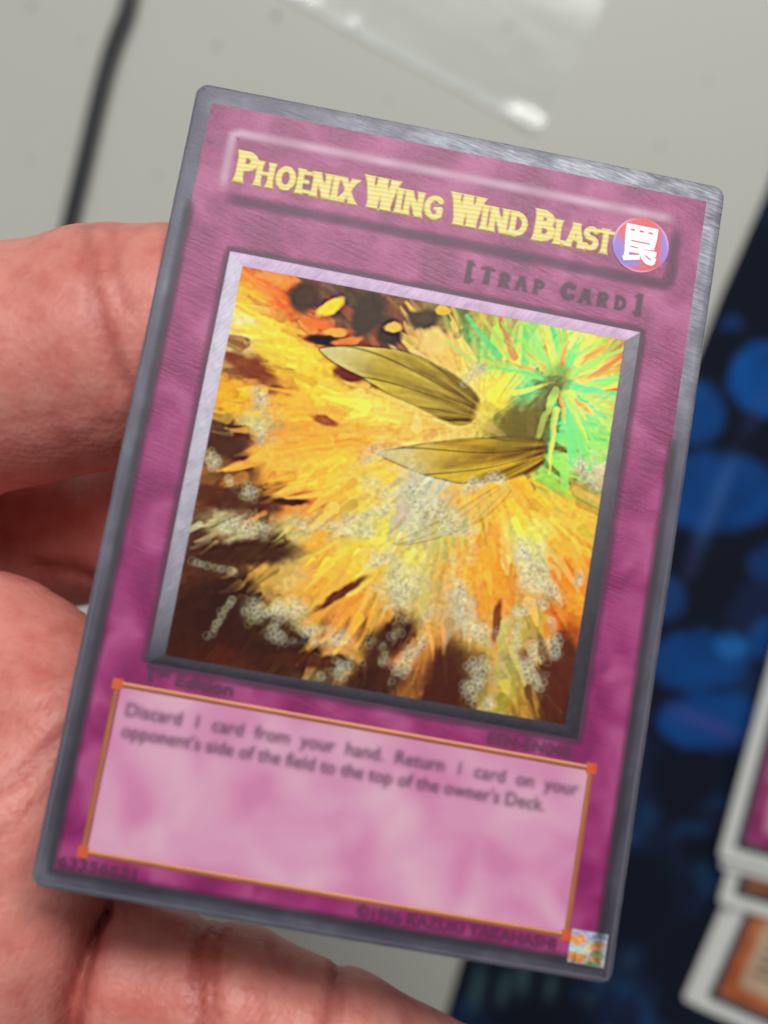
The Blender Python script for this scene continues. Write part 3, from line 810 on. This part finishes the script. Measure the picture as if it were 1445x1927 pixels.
    lines_ = [((365, 990), (690, 1000), 17, 95), ((720, 880), (850, 1010), 55, 120), ((490, 740), (500, 830), 14, 30), ((960, 960), (1000, 1100), 20, 60), ((1000, 1060), (1040, 1120), 14, 30), ((720, 1070), (790, 1140), 40, 80), ((850, 1110), (905, 1190), 26, 60), ((975, 1140), (1000, 1290), 26, 95),
              ((900, 1260), (940, 1350), 24, 55), ((1020, 1140), (1045, 1230), 12, 30), ((390, 860), (470, 930), 14, 26), ((640, 1270), (740, 1190), 14, 40), ((580, 1290), (640, 1250), 9, 16), ((1090, 870), (1120, 930), 16, 26), ((790, 1200), (740, 1290), 14, 34), ((480, 1150), (560, 1150), 24, 26), ((520, 1190), (640, 1200), 20, 22), ((370, 1060), (440, 1075), 4, 12), ((440, 1130), (395, 1200), 4, 12), ((860, 720), (900, 690), 10, 12), ((700, 1290), (720, 1230), 12, 14), ((650, 980), (940, 900), 10, 26), ((880, 1290), (900, 1340), 10, 14), ((1085, 1100), (1090, 1080), 6, 6)]
    dens = np.zeros(U.shape)
    for (p0, p1, spread, num_) in lines_:
        dv = np.array([p1[0] - p0[0], p1[1] - p0[1]], float)
        t = np.clip(((U - p0[0]) * dv[0] + (V - p0[1]) * dv[1]) / (dv @ dv), 0, 1)
        d = np.hypot(U - p0[0] - t * dv[0], V - p0[1] - t * dv[1])
        dens = np.maximum(dens, np.exp(-(d / (spread * 0.85 + 3)) ** 2))
    dens = dens * smooth01((fbm(U / 34, V / 34, 61, 3) - 0.30) / 0.22)
    und = (smooth01((dens - 0.1) / 0.6) * 0.42)[..., None]
    C = C * (1 - und) + und * lin((206, 200, 148)) * (0.35 + 0.65 * np.clip(C.mean(-1, keepdims=True) / 0.25, 0, 1))
    for b_ in range(92):
        for a_ in range(92):
            sp_x = 5.6
            ix = (a_ + 0.5 * (b_ % 2)) * sp_x * 1.12 + g.gauss(0, 1.1) + b_ * 0.6 - 20; iy = b_ * sp_x + g.gauss(0, 1.1) + a_ * -0.5 + 20
            R_ = 7
            xa, xb, ya, yb = int(ix) - R_, int(ix) + R_ + 1, int(iy) - R_, int(iy) + R_ + 1
            if xa < 0 or ya < 0 or xb >= nx_ or yb >= ny_: continue
            dd = dens[int(iy), int(ix)]
            if g.random() > (dd - 0.06) * 1.3: continue
            rad_ = g.uniform(3.0, 4.8)
            gx, gy = np.meshgrid(np.arange(xa, xb), np.arange(ya, yb))
            d = np.hypot(gx - ix, gy - iy)
            loc = C[ya:yb, xa:xb]
            lum = loc.mean()
            pale = np.array(lin(g.choice([(238, 232, 196), (226, 222, 204), (236, 228, 160), (214, 212, 206), (246, 240, 220)])))
            tgt = pale * (0.45 + 0.55 * min(1, lum / 0.25))
            ring_ = np.exp(-((d - rad_) / 0.75) ** 2) * (0.16 + 0.30 * dd) + np.exp(-((d - rad_ * 0.5) / 0.7) ** 2) * 0.14 * dd
            k1 = ring_[..., None]
            C[ya:yb, xa:xb] = loc * (1 - k1) + k1 * tgt
    mos = fbm(U / 5.0, V / 5.0, 83, 2)
    cell = np.abs(vnoise(U / 8.0 + V / 30, V / 8.0 - U / 30, 87) - 0.5) * 2
    dk = smooth01((0.16 - cell) / 0.16) * np.clip(dens, 0, 1) * 0.42
    C = C * (1 - dk[..., None]) + dk[..., None] * lin((96, 88, 60)) * (0.3 + 0.7 * np.clip(C.mean(-1, keepdims=True) / 0.3, 0, 1))
    C = C * (1 + (np.clip(dens, 0, 1) * (mos - 0.5) * 0.9)[..., None])
    C = C * (0.86 + 0.28 * fbm(U / 9, V / 9, 91, 3))[..., None]
    return x, y, np.clip(np.clip(C, 0.001, 1) ** 1.06 * 0.98, 0.002, 0.9)
PICTURE_ANCHORS = [
 (470,520,(230,110,40)),(455,560,(245,190,60)),(450,605,(240,220,150)),(510,530,(240,150,70)),(530,560,(235,95,35)),(575,550,(110,75,60)),(610,565,(130,95,75)),(650,580,(110,85,70)),(690,590,(95,80,70)),(740,610,(150,95,70)),(800,620,(110,85,70)),(640,645,(190,95,55)),(690,650,(170,85,55)),(600,610,(215,110,50)),
 (440,650,(225,205,130)),(500,620,(248,205,70)),(560,680,(250,210,70)),(520,650,(250,210,70)),(610,720,(250,205,60)),(480,690,(150,70,40)),(440,672,(140,64,36)),(520,722,(150,75,42)),(440,745,(250,180,40)),(425,830,(95,56,38)),(455,850,(120,60,36)),(495,780,(205,195,125)),(560,770,(250,180,60)),(640,745,(245,200,70)),(700,780,(250,215,95)),(620,820,(245,170,60)),(700,820,(250,165,50)),(520,760,(240,170,55)),(660,700,(140,70,45)),
 (800,740,(235,215,120)),(790,790,(245,190,90)),(520,870,(250,180,70)),(420,885,(170,110,50)),(600,900,(250,195,70)),(700,900,(245,200,80)),(440,940,(105,55,35)),(500,945,(110,55,35)),(400,930,(120,60,36)),(560,950,(220,130,50)),(440,985,(190,182,130)),(560,1000,(195,185,110)),(700,1000,(225,210,90)),(400,1040,(90,45,30)),(430,1040,(90,45,30)),(500,1040,(80,40,28)),(600,1040,(235,170,60)),(680,1060,(240,195,65)),(780,970,(205,195,150)),(800,920,(200,195,165)),(900,960,(245,185,65)),(850,1010,(190,180,95)),(900,1030,(245,160,50)),(960,920,(245,180,50)),(1000,950,(240,190,60)),(1080,930,(235,190,60)),(1100,980,(235,190,70)),(1060,1040,(240,180,60)),(1075,1085,(235,135,40)),(990,1010,(225,215,100)),(1000,1060,(210,205,150)),(940,1080,(245,150,45)),(880,1080,(235,175,60)),(1090,1130,(230,160,50)),(1060,1170,(225,110,30)),
 (1060,1230,(125,60,40)),(1060,1290,(105,50,36)),(1050,1320,(100,48,35)),(360,1100,(105,52,34)),(330,1160,(80,40,28)),(330,1200,(75,35,25)),(330,1230,(95,45,30)),(400,1150,(65,32,28)),(450,1110,(80,40,28)),(450,1150,(70,35,28)),(480,1085,(215,165,75)),(540,1080,(215,180,100)),(600,1110,(235,165,65)),(550,1160,(215,170,60)),(500,1200,(75,38,28)),(430,1240,(100,45,28)),(500,1260,(88,42,28)),(560,1240,(75,38,28)),(640,1190,(190,120,60)),(650,1150,(230,150,60)),(700,1140,(235,165,60)),(760,1080,(220,205,100)),(770,1120,(190,180,120)),(800,1170,(225,165,70)),(870,1150,(195,175,140)),(720,1200,(85,42,30)),(750,1200,(85,42,30)),(660,1240,(215,160,80)),(600,1290,(110,80,45)),(700,1270,(80,40,30)),(700,1310,(72,38,30)),(780,1240,(205,120,60)),(760,1290,(165,105,50)),(850,1260,(95,45,32)),(860,1310,(90,42,32)),(820,1320,(90,42,32)),(900,1240,(200,160,70)),(930,1280,(175,165,90)),(960,1200,(195,185,100)),(950,1330,(190,165,60)),(920,1130,(235,150,45)),(1000,1180,(190,160,75)),(1010,1240,(150,110,60)),(980,1350,(170,120,50)),(1050,1350,(90,44,34)),
 (870,600,(120,110,70)),(890,620,(110,190,110)),(940,650,(130,215,110)),(980,620,(150,205,110)),(910,600,(215,185,80)),(950,600,(215,130,80)),(1010,620,(150,215,110)),(1080,630,(235,225,120)),(1110,650,(240,200,80)),(1150,650,(190,150,90)),(1060,680,(120,220,115)),(1100,700,(125,220,110)),(1150,690,(190,170,80)),(1160,670,(215,115,60)),(1160,720,(170,215,90)),(1100,750,(235,215,80)),(1150,760,(220,170,80)),(1120,790,(110,210,120)),(1130,815,(160,215,100)),(1060,800,(90,205,130)),(1080,840,(120,225,110)),(1060,860,(150,215,100)),(1050,890,(150,215,90)),(1110,880,(225,205,170)),(1090,905,(90,80,55)),(980,740,(110,205,130)),(930,740,(245,215,70)),(880,730,(240,205,110)),(850,650,(235,185,95)),(810,640,(240,200,110)),(960,690,(215,215,95)),(1000,660,(165,215,110)),(1040,700,(112,100,62)),(1010,790,(112,96,42)),(1030,760,(108,98,60)),(970,780,(120,104,50)),(1000,840,(118,92,36))]
x, y, C = paint_picture()
me = grid_mesh('picture', cpt(x, y, 0.075))
set_col(me, C)
m = N('picture_foil_print'); v = m.coord()
cc = m.attr('Col').outputs['Color']
wv = m.n('ShaderNodeTexWave', {'Vector': m.coord(rot=(0, 0, 0.6)), 'Scale': 1.6, 'Distortion': 0.4}).outputs['Fac']
m.P(Base_Color=m.mix(m.math('MULTIPLY', wv, 0.10), cc, (0.5, 0.42, 0.25, 1), 'MULTIPLY'), Roughness=0.42)
m.b.inputs['Specular IOR Level'].default_value = 0.06
m.put(m.b.inputs['Normal'], m.bump(m.noise(v, 1.2, 2), 0.08, 0.0001))
link('picture', me, m.m, card)

# --- title letters: embossed gold, drawn as flared strokes
def ell(cx, cy, rx, ry, a0, a1, n=14):
    return [(cx + rx * math.cos(math.radians(a0 + (a1 - a0) * k / n)), cy + ry * math.sin(math.radians(a0 + (a1 - a0) * k / n))) for k in range(n + 1)]
GLY = {  # unit height 1, stroke polylines, advance
 'P': ([[(.14, 0), (.14, 1)], [(.14, .97)] + ell(.26, .73, .2, .25, 90, -90) + [(.14, .48)]], .52),
 'H': ([[(.12, 0), (.12, 1)], [(.50, 0), (.50, 1)], [(.12, .52), (.50, .52)]], .64),
 'O': ([ell(.33, .5, .22, .46, 90, 450, 28)], .66),
 'E': ([[(.13, 0), (.13, 1)], [(.13, .95), (.42, .95)], [(.13, .52), (.36, .52)], [(.13, .05), (.44, .05)]], .50),
 'N': ([[(.11, 0), (.11, 1)], [(.11, 1), (.50, 0)], [(.50, 0), (.50, 1)]], .62),
 'I': ([[(.13, 0), (.13, 1)]], .27),
 'X': ([[(.05, 1), (.47, 0)], [(.47, 1), (.05, 0)]], .52),
 'W': ([[(.06, 1), (.22, 0)], [(.22, 0), (.38, 1)], [(.38, 1), (.54, 0)], [(.54, 0), (.70, 1)]], .74),
 'G': ([ell(.34, .5, .23, .46, 48, 315, 24) + [(.50, .2), (.50, .45)], [(.36, .45), (.54, .45)]], .64),
 'D': ([[(.13, 0), (.13, 1)], [(.13, .96)] + ell(.24, .5, .26, .46, 90, -90, 18) + [(.13, .04)]], .62),
 'B': ([[(.13, 0), (.13, 1)], [(.13, .96)] + ell(.24, .75, .19, .21, 90, -90) + [(.13, .54)], [(.24, .54)] + ell(.26, .29, .22, .25, 90, -90) + [(.13, .04)]], .56),
 'L': ([[(.13, 0), (.13, 1)], [(.13, .05), (.42, .05)]], .46),
 'A': ([[(.03, 0), (.26, 1)], [(.26, 1), (.50, 0)], [(.11, .32), (.41, .32)]], .54),
 'S': ([ell(.25, .74, .17, .22, 40, 270, 16)[:-1] + ell(.23, .28, .19, .24, 90, -140, 18)], .48),
 'T': ([[(.24, 0), (.24, 1)], [(.0, .95), (.48, .95)]], .48),
 'C': ([ell(.34, .5, .23, .46, 48, 312, 24)], .58),
 'R': ([[(.14, 0), (.14, 1)], [(.14, .97)] + ell(.26, .74, .19, .24, 90, -90) + [(.14, .5)], [(.28, .5), (.50, 0)]], .56),
 '[': ([[(.12, -.1), (.12, 1.1)], [(.12, 1.08), (.28, 1.08)], [(.12, -.08), (.28, -.08)]], .40),
 ']': ([[(.26, -.1), (.26, 1.1)], [(.10, 1.08), (.26, 1.08)], [(.10, -.08), (.26, -.08)]], .40)}
def emboss(name, items, res, weight, top, mat, flare=0.35, base=0.05, bevel=0.12, serif=0.0, ink=None):
    """items: (glyph, x, y, width scale, height) in card mm -> a raised, bevelled lettering mesh"""
    x_lo = min(t[1] for t in items) - 1; x_hi = max(t[1] + t[3] for t in items) + 1
    y_lo = min(t[2] - 0.2 * t[4] for t in items) - 0.6; y_hi = max(t[2] + 1.2 * t[4] for t in items) + 0.6
    gx_ = np.arange(x_lo, x_hi, res); gy_ = np.arange(y_lo, y_hi, res)
    X_, Y_ = np.meshgrid(gx_, gy_)
    f = np.full(X_.shape, 1e3)
    for g, gx, gy, sxx, hh in items:
        i0, i1 = np.searchsorted(gx_, [gx - 1.0, gx + sxx + 1.0])
        xx, yy = X_[:, i0:i1], Y_[:, i0:i1]
        fl_ = np.full(xx.shape, 1e3)
        w_ = weight * hh
        def seg(a, b, t0, t1, wid, fla):
            nonlocal fl_
            d = b - a; L = d @ d + 1e-9
            t = np.clip(((xx - a[0]) * d[0] + (yy - a[1]) * d[1]) / L, 0, 1)
            q_ = t0 + (t1 - t0) * t
            k_ = fla * (np.clip(np.abs(2 * q_ - 1) - 0.45, 0, 1) / 0.55) ** 1.5
            fl_ = np.minimum(fl_, np.hypot(xx - a[0] - t * d[0], yy - a[1] - t * d[1]) - wid * (1 + k_))
        for st in GLY[g][0]:
            straight = len(st) == 2 and abs(st[0][1] - st[1][1]) > 0.4
            m0 = 0.0 if straight else weight * 0.85
            q = np.array([(gx + px * sxx, gy + (m0 + py * (1 - 2 * m0)) * hh) for px, py in st])
            thin = 0.72 if (len(st) == 2 and not straight) else 1.0
            Ls = np.r_[0, np.cumsum(np.hypot(*np.diff(q, axis=0).T))]
            for k in range(len(q) - 1):
                seg(q[k], q[k + 1], Ls[k] / Ls[-1], Ls[k + 1] / Ls[-1], w_ * thin, flare if straight else 0.0)
            if serif and straight and g not in '[]':
                for p_ in q:
                    seg(p_ - np.array([serif * hh, 0]), p_ + np.array([serif * hh, 0]), 0.5, 0.5, w_ * 0.8, 0.0)
        ext = 0.12 * hh if g in '[]' else 0.0
        fl_ = np.maximum(fl_, np.maximum(gy - ext - yy, yy - gy - hh - ext))
        f[:, i0:i1] = np.minimum(f[:, i0:i1], fl_)
    f = np.minimum(f, 0.6)
    gyv, gxv = np.gradient(f, res)
    gl_ = np.maximum(np.hypot(gxv, gyv), 1.0); gxv /= gl_; gyv /= gl_
    ins = f < 0
    cell = ins[:-1, :-1] | ins[1:, :-1] | ins[:-1, 1:] | ins[1:, 1:]
    XX = np.where(ins, X_, X_ - np.clip(f, 0, res * 1.5) * gxv); YY = np.where(ins, Y_, Y_ - np.clip(f, 0, res * 1.5) * gyv)
    hgt = base + top * smooth01(np.clip(-f, 0, bevel) / bevel)
    idx = -np.ones(X_.shape, int); use = np.zeros(X_.shape, bool)
    for dj in (0, 1):
        for di in (0, 1):
            use[dj:dj + cell.shape[0], di:di + cell.shape[1]] |= cell
    idx[use] = np.arange(use.sum())
    P = cpt(XX[use], YY[use], hgt[use])
    j, i = np.nonzero(cell)
    F = np.stack([idx[j, i], idx[j, i + 1], idx[j + 1, i + 1], idx[j + 1, i]], -1)
    me = mesh_np(name, P, F)
    set_float(me, 'inner', np.clip(-f[use] / 0.3, 0, 1))
    if ink is not None:
        set_col(me, np.repeat(lin(ink[0])[None], int(use.sum()), 0), smooth01(-f[use] / ink[1]) * ink[2])
    return link(name, me, mat, card)
m = N('embossed_gold_foil'); v = m.coord()
tc = m.n('ShaderNodeTexCoord')
wv = m.n('ShaderNodeTexWave', {'Vector': m.n('ShaderNodeMapping', {'Vector': tc.outputs['Object'], 'Scale': (1000, 1000, 1000), 'Rotation': (0, 0, -0.05)}).outputs[0], 'Scale': 0.62, 'Distortion': 0.8, 'Detail': 1}, bands_direction='Y').outputs['Fac']
inn = m.attr('inner').outputs['Fac']
g1 = m.mix(wv, L3(230, 209, 120), L3(243, 232, 156))
g1 = m.mix(m.ramp(inn, [(0.0, (0.35, 0.35, 0.35)), (0.22, (0, 0, 0))]), g1, L3(196, 158, 84))
g1 = m.mix(m.ramp(m.noise(v, 1.6, 2), [(0.58, (0, 0, 0)), (0.7, (0.7, 0.7, 0.7))]), g1, L3(236, 236, 214))
m.P(Base_Color=g1, Metallic=0.0, Roughness=0.42)
m.b.inputs['Specular IOR Level'].default_value = 0.2
m.put(m.b.inputs['Normal'], m.bump(wv, 0.10, 0.0001))
M_GOLD = m.m
items = []
def word(txt, x0, x1, base_y, big, small):
    w_ = [GLY[c][1] * (big if k == 0 else small) for k, c in enumerate(txt)]
    s_ = (x1 - x0) / sum(w_); xx = x0
    for k, c in enumerate(txt):
        hh = big if k == 0 else small
        items.append((c, xx, base_y, hh * s_, hh)); xx += w_[k] * s_
for tx, a, b in (('PHOENIX', -23.8, -10.5), ('WING', -9.55, -0.75), ('WIND', -0.05, 8.55), ('BLAST', 9.1, 17.9)):
    word(tx, a, b, 32.6, 3.75, 2.98)
emboss('title_lettering', items, 0.045, 0.126, 0.12, M_GOLD, base=0.06, flare=0.45, serif=0.02)
# --- card type line, heavy spaced capitals
m = N('dark_print'); v = m.coord()
m.P(Base_Color=m.mix(m.noise(v, 1.2, 2), L3(70, 40, 64), L3(100, 64, 90)), Roughness=0.5); M_DARK = m.m
items = []
def spaced(txt, x0, x1, by, big, small):
    n = 0; ws = []
    for k, c in enumerate(txt):
        ws.append(0.55 * small if c == ' ' else (GLY[c][1] * (big if (k in (0, 1, 6, len(txt) - 1)) else small) + 0.62))
    s_ = (x1 - x0 + 0.4) / sum(ws); xx = x0
    for k, c in enumerate(txt):
        hh = big if (k in (0, 1, 6, len(txt) - 1)) else small
        if c != ' ': items.append((c, xx, by, hh * s_, hh))
        xx += ws[k] * s_
spaced('[TRAP CARD]', 2.7, 22.5, 26.55, 2.4, 2.05)
emboss('card_type_lettering', items, 0.06, 0.205, 0.012, M_SOFT, flare=0.1, base=0.05, bevel=0.05, serif=0.16, ink=((60, 38, 56), 0.46, 0.85))
# --- round emblem with its character
r_ = np.linspace(0, 1, 26)[:, None]; a_ = np.linspace(0, 2 * math.pi, 73)[None, :]
R0 = 3.12
gx = 21.05 + R0 * r_ * np.cos(a_); gy = 34.5 + R0 * r_ * np.sin(a_)
me = grid_mesh('emblem_disc', cpt(gx, gy, 0.07 + 0.10 * np.sqrt(1 - 0.9 * r_ ** 4) + 0 * a_))
dirv = np.cos(a_ - math.radians(135)) * r_
cA, cB, cD = lin((226, 84, 84)), lin((144, 122, 214)), lin((226, 120, 128))
k = smooth01(0.5 - 1.1 * (np.cos(a_ - math.radians(232)) * r_ - 0.62) * -1)[..., None]
colr = cA + 0 * k
kb = smooth01((np.cos(a_ - math.radians(225)) * r_ - 0.30) / 0.3)[..., None]; colr = colr * (1 - kb) + kb * cB
kr = smooth01((np.cos(a_ - math.radians(5)) * r_ - 0.62) / 0.2)[..., None]; colr = colr * (1 - kr) + kr * cB * 1.1
kd = smooth01((np.cos(a_ - math.radians(280)) * r_ - 0.72) / 0.15)[..., None]; colr = colr * (1 - kd) + kd * cA
rim = smooth01((r_ - 0.90) / 0.06)[..., None] * (0.35 + 0.3 * np.sin(a_ * 3))[..., None]
colr = colr * (1 - rim) + rim * lin((236, 190, 236))
set_col(me, colr)
m = N('emblem_foil'); v = m.coord(rot=(0, 0, 0.7))
wv = m.n('ShaderNodeTexWave', {'Vector': v, 'Scale': 1.3, 'Distortion': 0.5}).outputs['Fac']
m.P(Base_Color=m.mix(m.math('MULTIPLY', wv, 0.18), m.attr('Col').outputs['Color'], L3(250, 214, 224)), Roughness=0.4)
m.b.inputs['Specular IOR Level'].default_value = 0.2
link('emblem_disc', me, m.m, card)
def soft_text(name, body, x0, y0, x1, cap, h, rgb, amt=0.85, sig=0.13, bold=0.0, res=0.07):
    """small print with lens blur put into its alpha: coverage of the letters, softened, on a thin sheet"""
    cu = bpy.data.curves.new(name, 'FONT'); cu.body = body; cu.size = 1.0; cu.offset = bold; cu.resolution_u = 3
    t = bpy.data.objects.new('tmp_text', cu); COL.objects.link(t)
    me = bpy.data.meshes.new_from_object(t.evaluated_get(bpy.context.evaluated_depsgraph_get())); bpy.data.objects.remove(t)
    me.calc_loop_triangles()
    co = np.array([v_.co[:2] for v_ in me.vertices])
    co[:, 0] = x0 + (co[:, 0] - co[:, 0].min()) / np.ptp(co[:, 0]) * (x1 - x0); co[:, 1] = y0 + co[:, 1] / 0.72 * cap
    pad = sig * 3
    gx = np.arange(x0 - pad, x1 + pad, res); gy = np.arange(co[:, 1].min() - pad, co[:, 1].max() + pad, res)
    cov = np.zeros((len(gy), len(gx)))
    sub = [(-.25, -.25), (.25, -.25), (-.25, .25), (.25, .25)]
    for tr_ in me.loop_triangles:
        a, b, c = co[list(tr_.vertices)]
        i0, i1 = np.searchsorted(gx, [min(a[0], b[0], c[0]) - res, max(a[0], b[0], c[0]) + res]); j0, j1 = np.searchsorted(gy, [min(a[1], b[1], c[1]) - res, max(a[1], b[1], c[1]) + res])
        den = (b[0] - a[0]) * (c[1] - a[1]) - (c[0] - a[0]) * (b[1] - a[1])
        if abs(den) < 1e-9: continue
        for ox, oy in sub:
            xx, yy = gx[None, i0:i1] + ox * res, gy[j0:j1, None] + oy * res
            l1 = ((xx - a[0]) * (c[1] - a[1]) - (c[0] - a[0]) * (yy - a[1])) / den; l2 = ((b[0] - a[0]) * (yy - a[1]) - (xx - a[0]) * (b[1] - a[1])) / den
            cov[j0:j1, i0:i1] += 0.25 * ((l1 >= 0) & (l2 >= 0) & (l1 + l2 <= 1))
    bpy.data.meshes.remove(me)
    cov = np.clip(cov, 0, 1)
    n = int(sig * 3 / res) + 1; k = np.exp(-0.5 * (np.arange(-n, n + 1) * res / sig) ** 2); k /= k.sum()
    cov = np.apply_along_axis(lambda r_: np.convolve(r_, k, 'same'), 1, cov); cov = np.apply_along_axis(lambda r_: np.convolve(r_, k, 'same'), 0, cov)
    X_, Y_ = np.meshgrid(gx, gy)
    me = grid_mesh(name, cpt(X_, Y_, h)); set_col(me, np.repeat(lin(rgb)[None], X_.size, 0), np.clip(cov * 1.35, 0, 1) * amt)
    return link(name, me, M_SOFT, card)
def text_part(name, body, x0, y0, x1, height, h, mat, extrude=0.0, bold=0.0, slant=0.0, align_h=None):
    """flat lettering from the built-in font, fitted to x0..x1, its tallest glyph `height` mm"""
    cu = bpy.data.curves.new(name, 'FONT'); cu.body = body; cu.size = 1.0; cu.offset = bold; cu.resolution_u = 3; cu.shear = slant
    t = bpy.data.objects.new('tmp_text', cu); COL.objects.link(t)
    dg = bpy.context.evaluated_depsgraph_get()
    me = bpy.data.meshes.new_from_object(t.evaluated_get(dg)); bpy.data.objects.remove(t)
    n = len(me.vertices); co = np.empty(n * 3, np.float32); me.vertices.foreach_get('co', co); co = co.reshape(-1, 3)
    w_ = co[:, 0].max() - co[:, 0].min(); hh = (co[:, 1].max() - co[:, 1].min()) if align_h is None else align_h
    xx = x0 + (co[:, 0] - co[:, 0].min()) / w_ * (x1 - x0); yy = y0 + co[:, 1] / hh * height
    if align_h is None: yy = y0 + (co[:, 1] - co[:, 1].min()) / hh * height
    P = cpt(xx, yy, h)
    me.vertices.foreach_set('co', P.astype(np.float32).reshape(-1)); me.materials.clear(); me.update()
    return link(name, me, mat, card, smooth=False)
m = N('white_foil_character'); v = m.coord()
m.P(Base_Color=m.mix(m.noise(v, 1.0, 3), L3(250, 244, 246), L3(214, 204, 236)), Roughness=0.3); M_WHT = m.m
text_part('emblem_character', '\u7f60', 19.15, 32.35, 22.95, 4.3, 0.20, M_WHT, bold=0.028)
# --- edition line, set number, text box, rules text, pass number, copyright line
m = N('thin_print_dark'); m.P(Base_Color=L3(104, 36, 80), Roughness=0.5); M_TXT2 = m.m
m = N('rules_print'); m.P(Base_Color=L3(112, 76, 104), Roughness=0.5); M_TXT = m.m
CAP = 0.72
soft_text('edition_lettering', '1\u02e2\u1d57 Edition', -22.0, -21.3, -13.4, 1.25, 0.065, (82, 34, 72), 0.85, 0.12, 0.012)
soft_text('set_number_lettering', 'EEN-EN048', 13.2, -21.45, 21.9, 1.2, 0.065, (96, 34, 78), 0.75, 0.13, 0.01)
M_FIELD = magenta('pale_pink_marble', [(0.34, L3(204, 128, 170)), (0.5, L3(212, 150, 183)), (0.68, L3(218, 170, 190))], 0.14, 0.5).m
xg = np.linspace(-24.3, 24.1, 50)[None, :]; yg = np.linspace(-38.6, -22.6, 20)[:, None]
cgrid('text_field', -24.6, -38.7, 24.0, -22.4, 50, 20, 0.045, M_FIELD)
m = N('orange_rule'); v = m.coord()
m.P(Base_Color=m.mix(m.noise(v, 0.35, 3), L3(152, 88, 56), L3(180, 110, 56)), Roughness=0.4, Metallic=0.2)
M_OR = m.m
TB = (-25.0, -39.0, 24.3, -22.1); wd = 0.55
def bar(name, x0, y0, x1, y1, h, mat):
    nx_ = max(2, int(abs(x1 - x0)) + 1); ny_ = max(2, int(abs(y1 - y0)) + 1)
    x = np.linspace(x0, x1, nx_)[None, :] + np.zeros((ny_ if ny_ > 2 else 4, 1)); y = np.linspace(y0, y1, ny_ if ny_ > 2 else 4)[:, None] + np.zeros((1, nx_))
    if nx_ == 2:
        x = np.linspace(x0, x1, 4)[None, :] + np.zeros((ny_, 1)); y = np.linspace(y0, y1, ny_)[:, None] + np.zeros((1, 4))
        pr = np.array([0, 1, 1, 0])[None, :]
    else:
        pr = np.array([0, 1, 1, 0])[:, None] if x.shape[0] == 4 else 1
    return link(name, grid_mesh(name, cpt(x, y, h + 0.06 * pr)), mat, card)
bar('box_rule', TB[0] + .5, TB[1] - wd / 2, TB[2] - .5, TB[1] + wd / 2, 0.06, M_OR)
bar('box_rule', TB[0] + .5, TB[3] - wd / 2, TB[2] - .5, TB[3] + wd / 2, 0.06, M_OR)
bar('box_rule', TB[0] - wd / 2, TB[1] + .5, TB[0] + wd / 2, TB[3] - .5, 0.06, M_OR)
bar('box_rule', TB[2] - wd / 2, TB[1] + .5, TB[2] + wd / 2, TB[3] - .5, 0.06, M_OR)
m = N('orange_corner'); m.P(Base_Color=L3(206, 84, 38), Roughness=0.35); M_OC = m.m
for cxx in (TB[0], TB[2]):
    for cyy in (TB[1], TB[3]):
        bar('corner_square', cxx - .55, cyy - .55, cxx + .55, cyy + .55, 0.07, M_OC)
soft_text('rules_lettering', 'Discard  1  card  from  your  hand.  Return  1  card  on  your', -23.6, -25.1, 23.3, 1.4, 0.06, (92, 58, 88), 0.66, 0.20, 0.006)
soft_text('rules_lettering', "opponent's side of the field to the top of the owner's Deck.", -23.6, -27.25, 20.1, 1.4, 0.06, (92, 58, 88), 0.66, 0.20, 0.006)
soft_text('pass_number_lettering', '63356631', -27.2, -40.75, -19.4, 1.0, 0.055, (100, 30, 78), 0.85, 0.12, 0.012)
soft_text('copyright_lettering', '\u00a91996 KAZUKI TAKAHASHI', 2.9, -40.55, 23.3, 1.1, 0.055, (100, 30, 78), 0.85, 0.13, 0.01)
# --- small hologram sticker
n = 40
xg = np.linspace(24.75, 28.55, n)[None, :] + np.zeros((n, 1)); yg = np.linspace(-41.55, -38.25, n)[:, None] + np.zeros((1, n))
xr = xg + 0.35 * (vnoise(xg * 2, yg * 2, 2) - .5); yr = yg + 0.5 * (vnoise(xg * 2.2, yg * 2.2, 8) - .5) + 0.12 * (xg - 26)
cc = np.zeros((n, n, 3)) + lin((176, 186, 206))
for (px_, py_, ra_, rb_, c) in ((25.6, -38.6, .8, .3, (170, 160, 206)), (27.5, -38.55, .9, .3, (150, 172, 210)), (25.7, -39.3, .85, .42, (240, 150, 58)), (27.6, -39.35, .9, .40, (240, 158, 70)),
                               (25.6, -40.15, .95, .36, (170, 214, 220)), (27.7, -40.25, .75, .42, (150, 184, 120)), (25.7, -40.95, 1.0, .42, (242, 156, 60)), (27.6, -40.85, .7, .35, (222, 150, 84)), (27.1, -41.35, 1.0, .26, (120, 200, 140)), (26.7, -39.95, .35, .3, (232, 200, 150))):
    a_ = math.radians(14); dx_, dy_ = xr - px_, yr - py_
    d_ = np.hypot((dx_ * math.cos(a_) + dy_ * math.sin(a_)) / ra_, (-dx_ * math.sin(a_) + dy_ * math.cos(a_)) / rb_)
    k_ = smooth01((1.25 - d_) / 0.5)[..., None]
    cc = cc * (1 - k_) + k_ * lin(c)
sp_ = (smooth01((np.sin((xr * 0.5 + yr) * 9 + 2 * vnoise(xr * 3, yr * 3, 5)) - 0.5) / 0.5) * 0.4)[..., None]
cc = cc * (1 - sp_) + sp_ * lin((250, 236, 206))
me = grid_mesh('hologram_sticker', cpt(xg, yg, 0.075)); set_col(me, cc)
m = N('hologram_foil'); m.P(Base_Color=m.attr('Col').outputs['Color'], Metallic=0.15, Roughness=0.3)
m.put(m.b.inputs['Normal'], m.bump(m.noise(m.coord(), 2.5, 2), 0.4, 0.0002))
link('hologram_sticker', me, m.m, card)
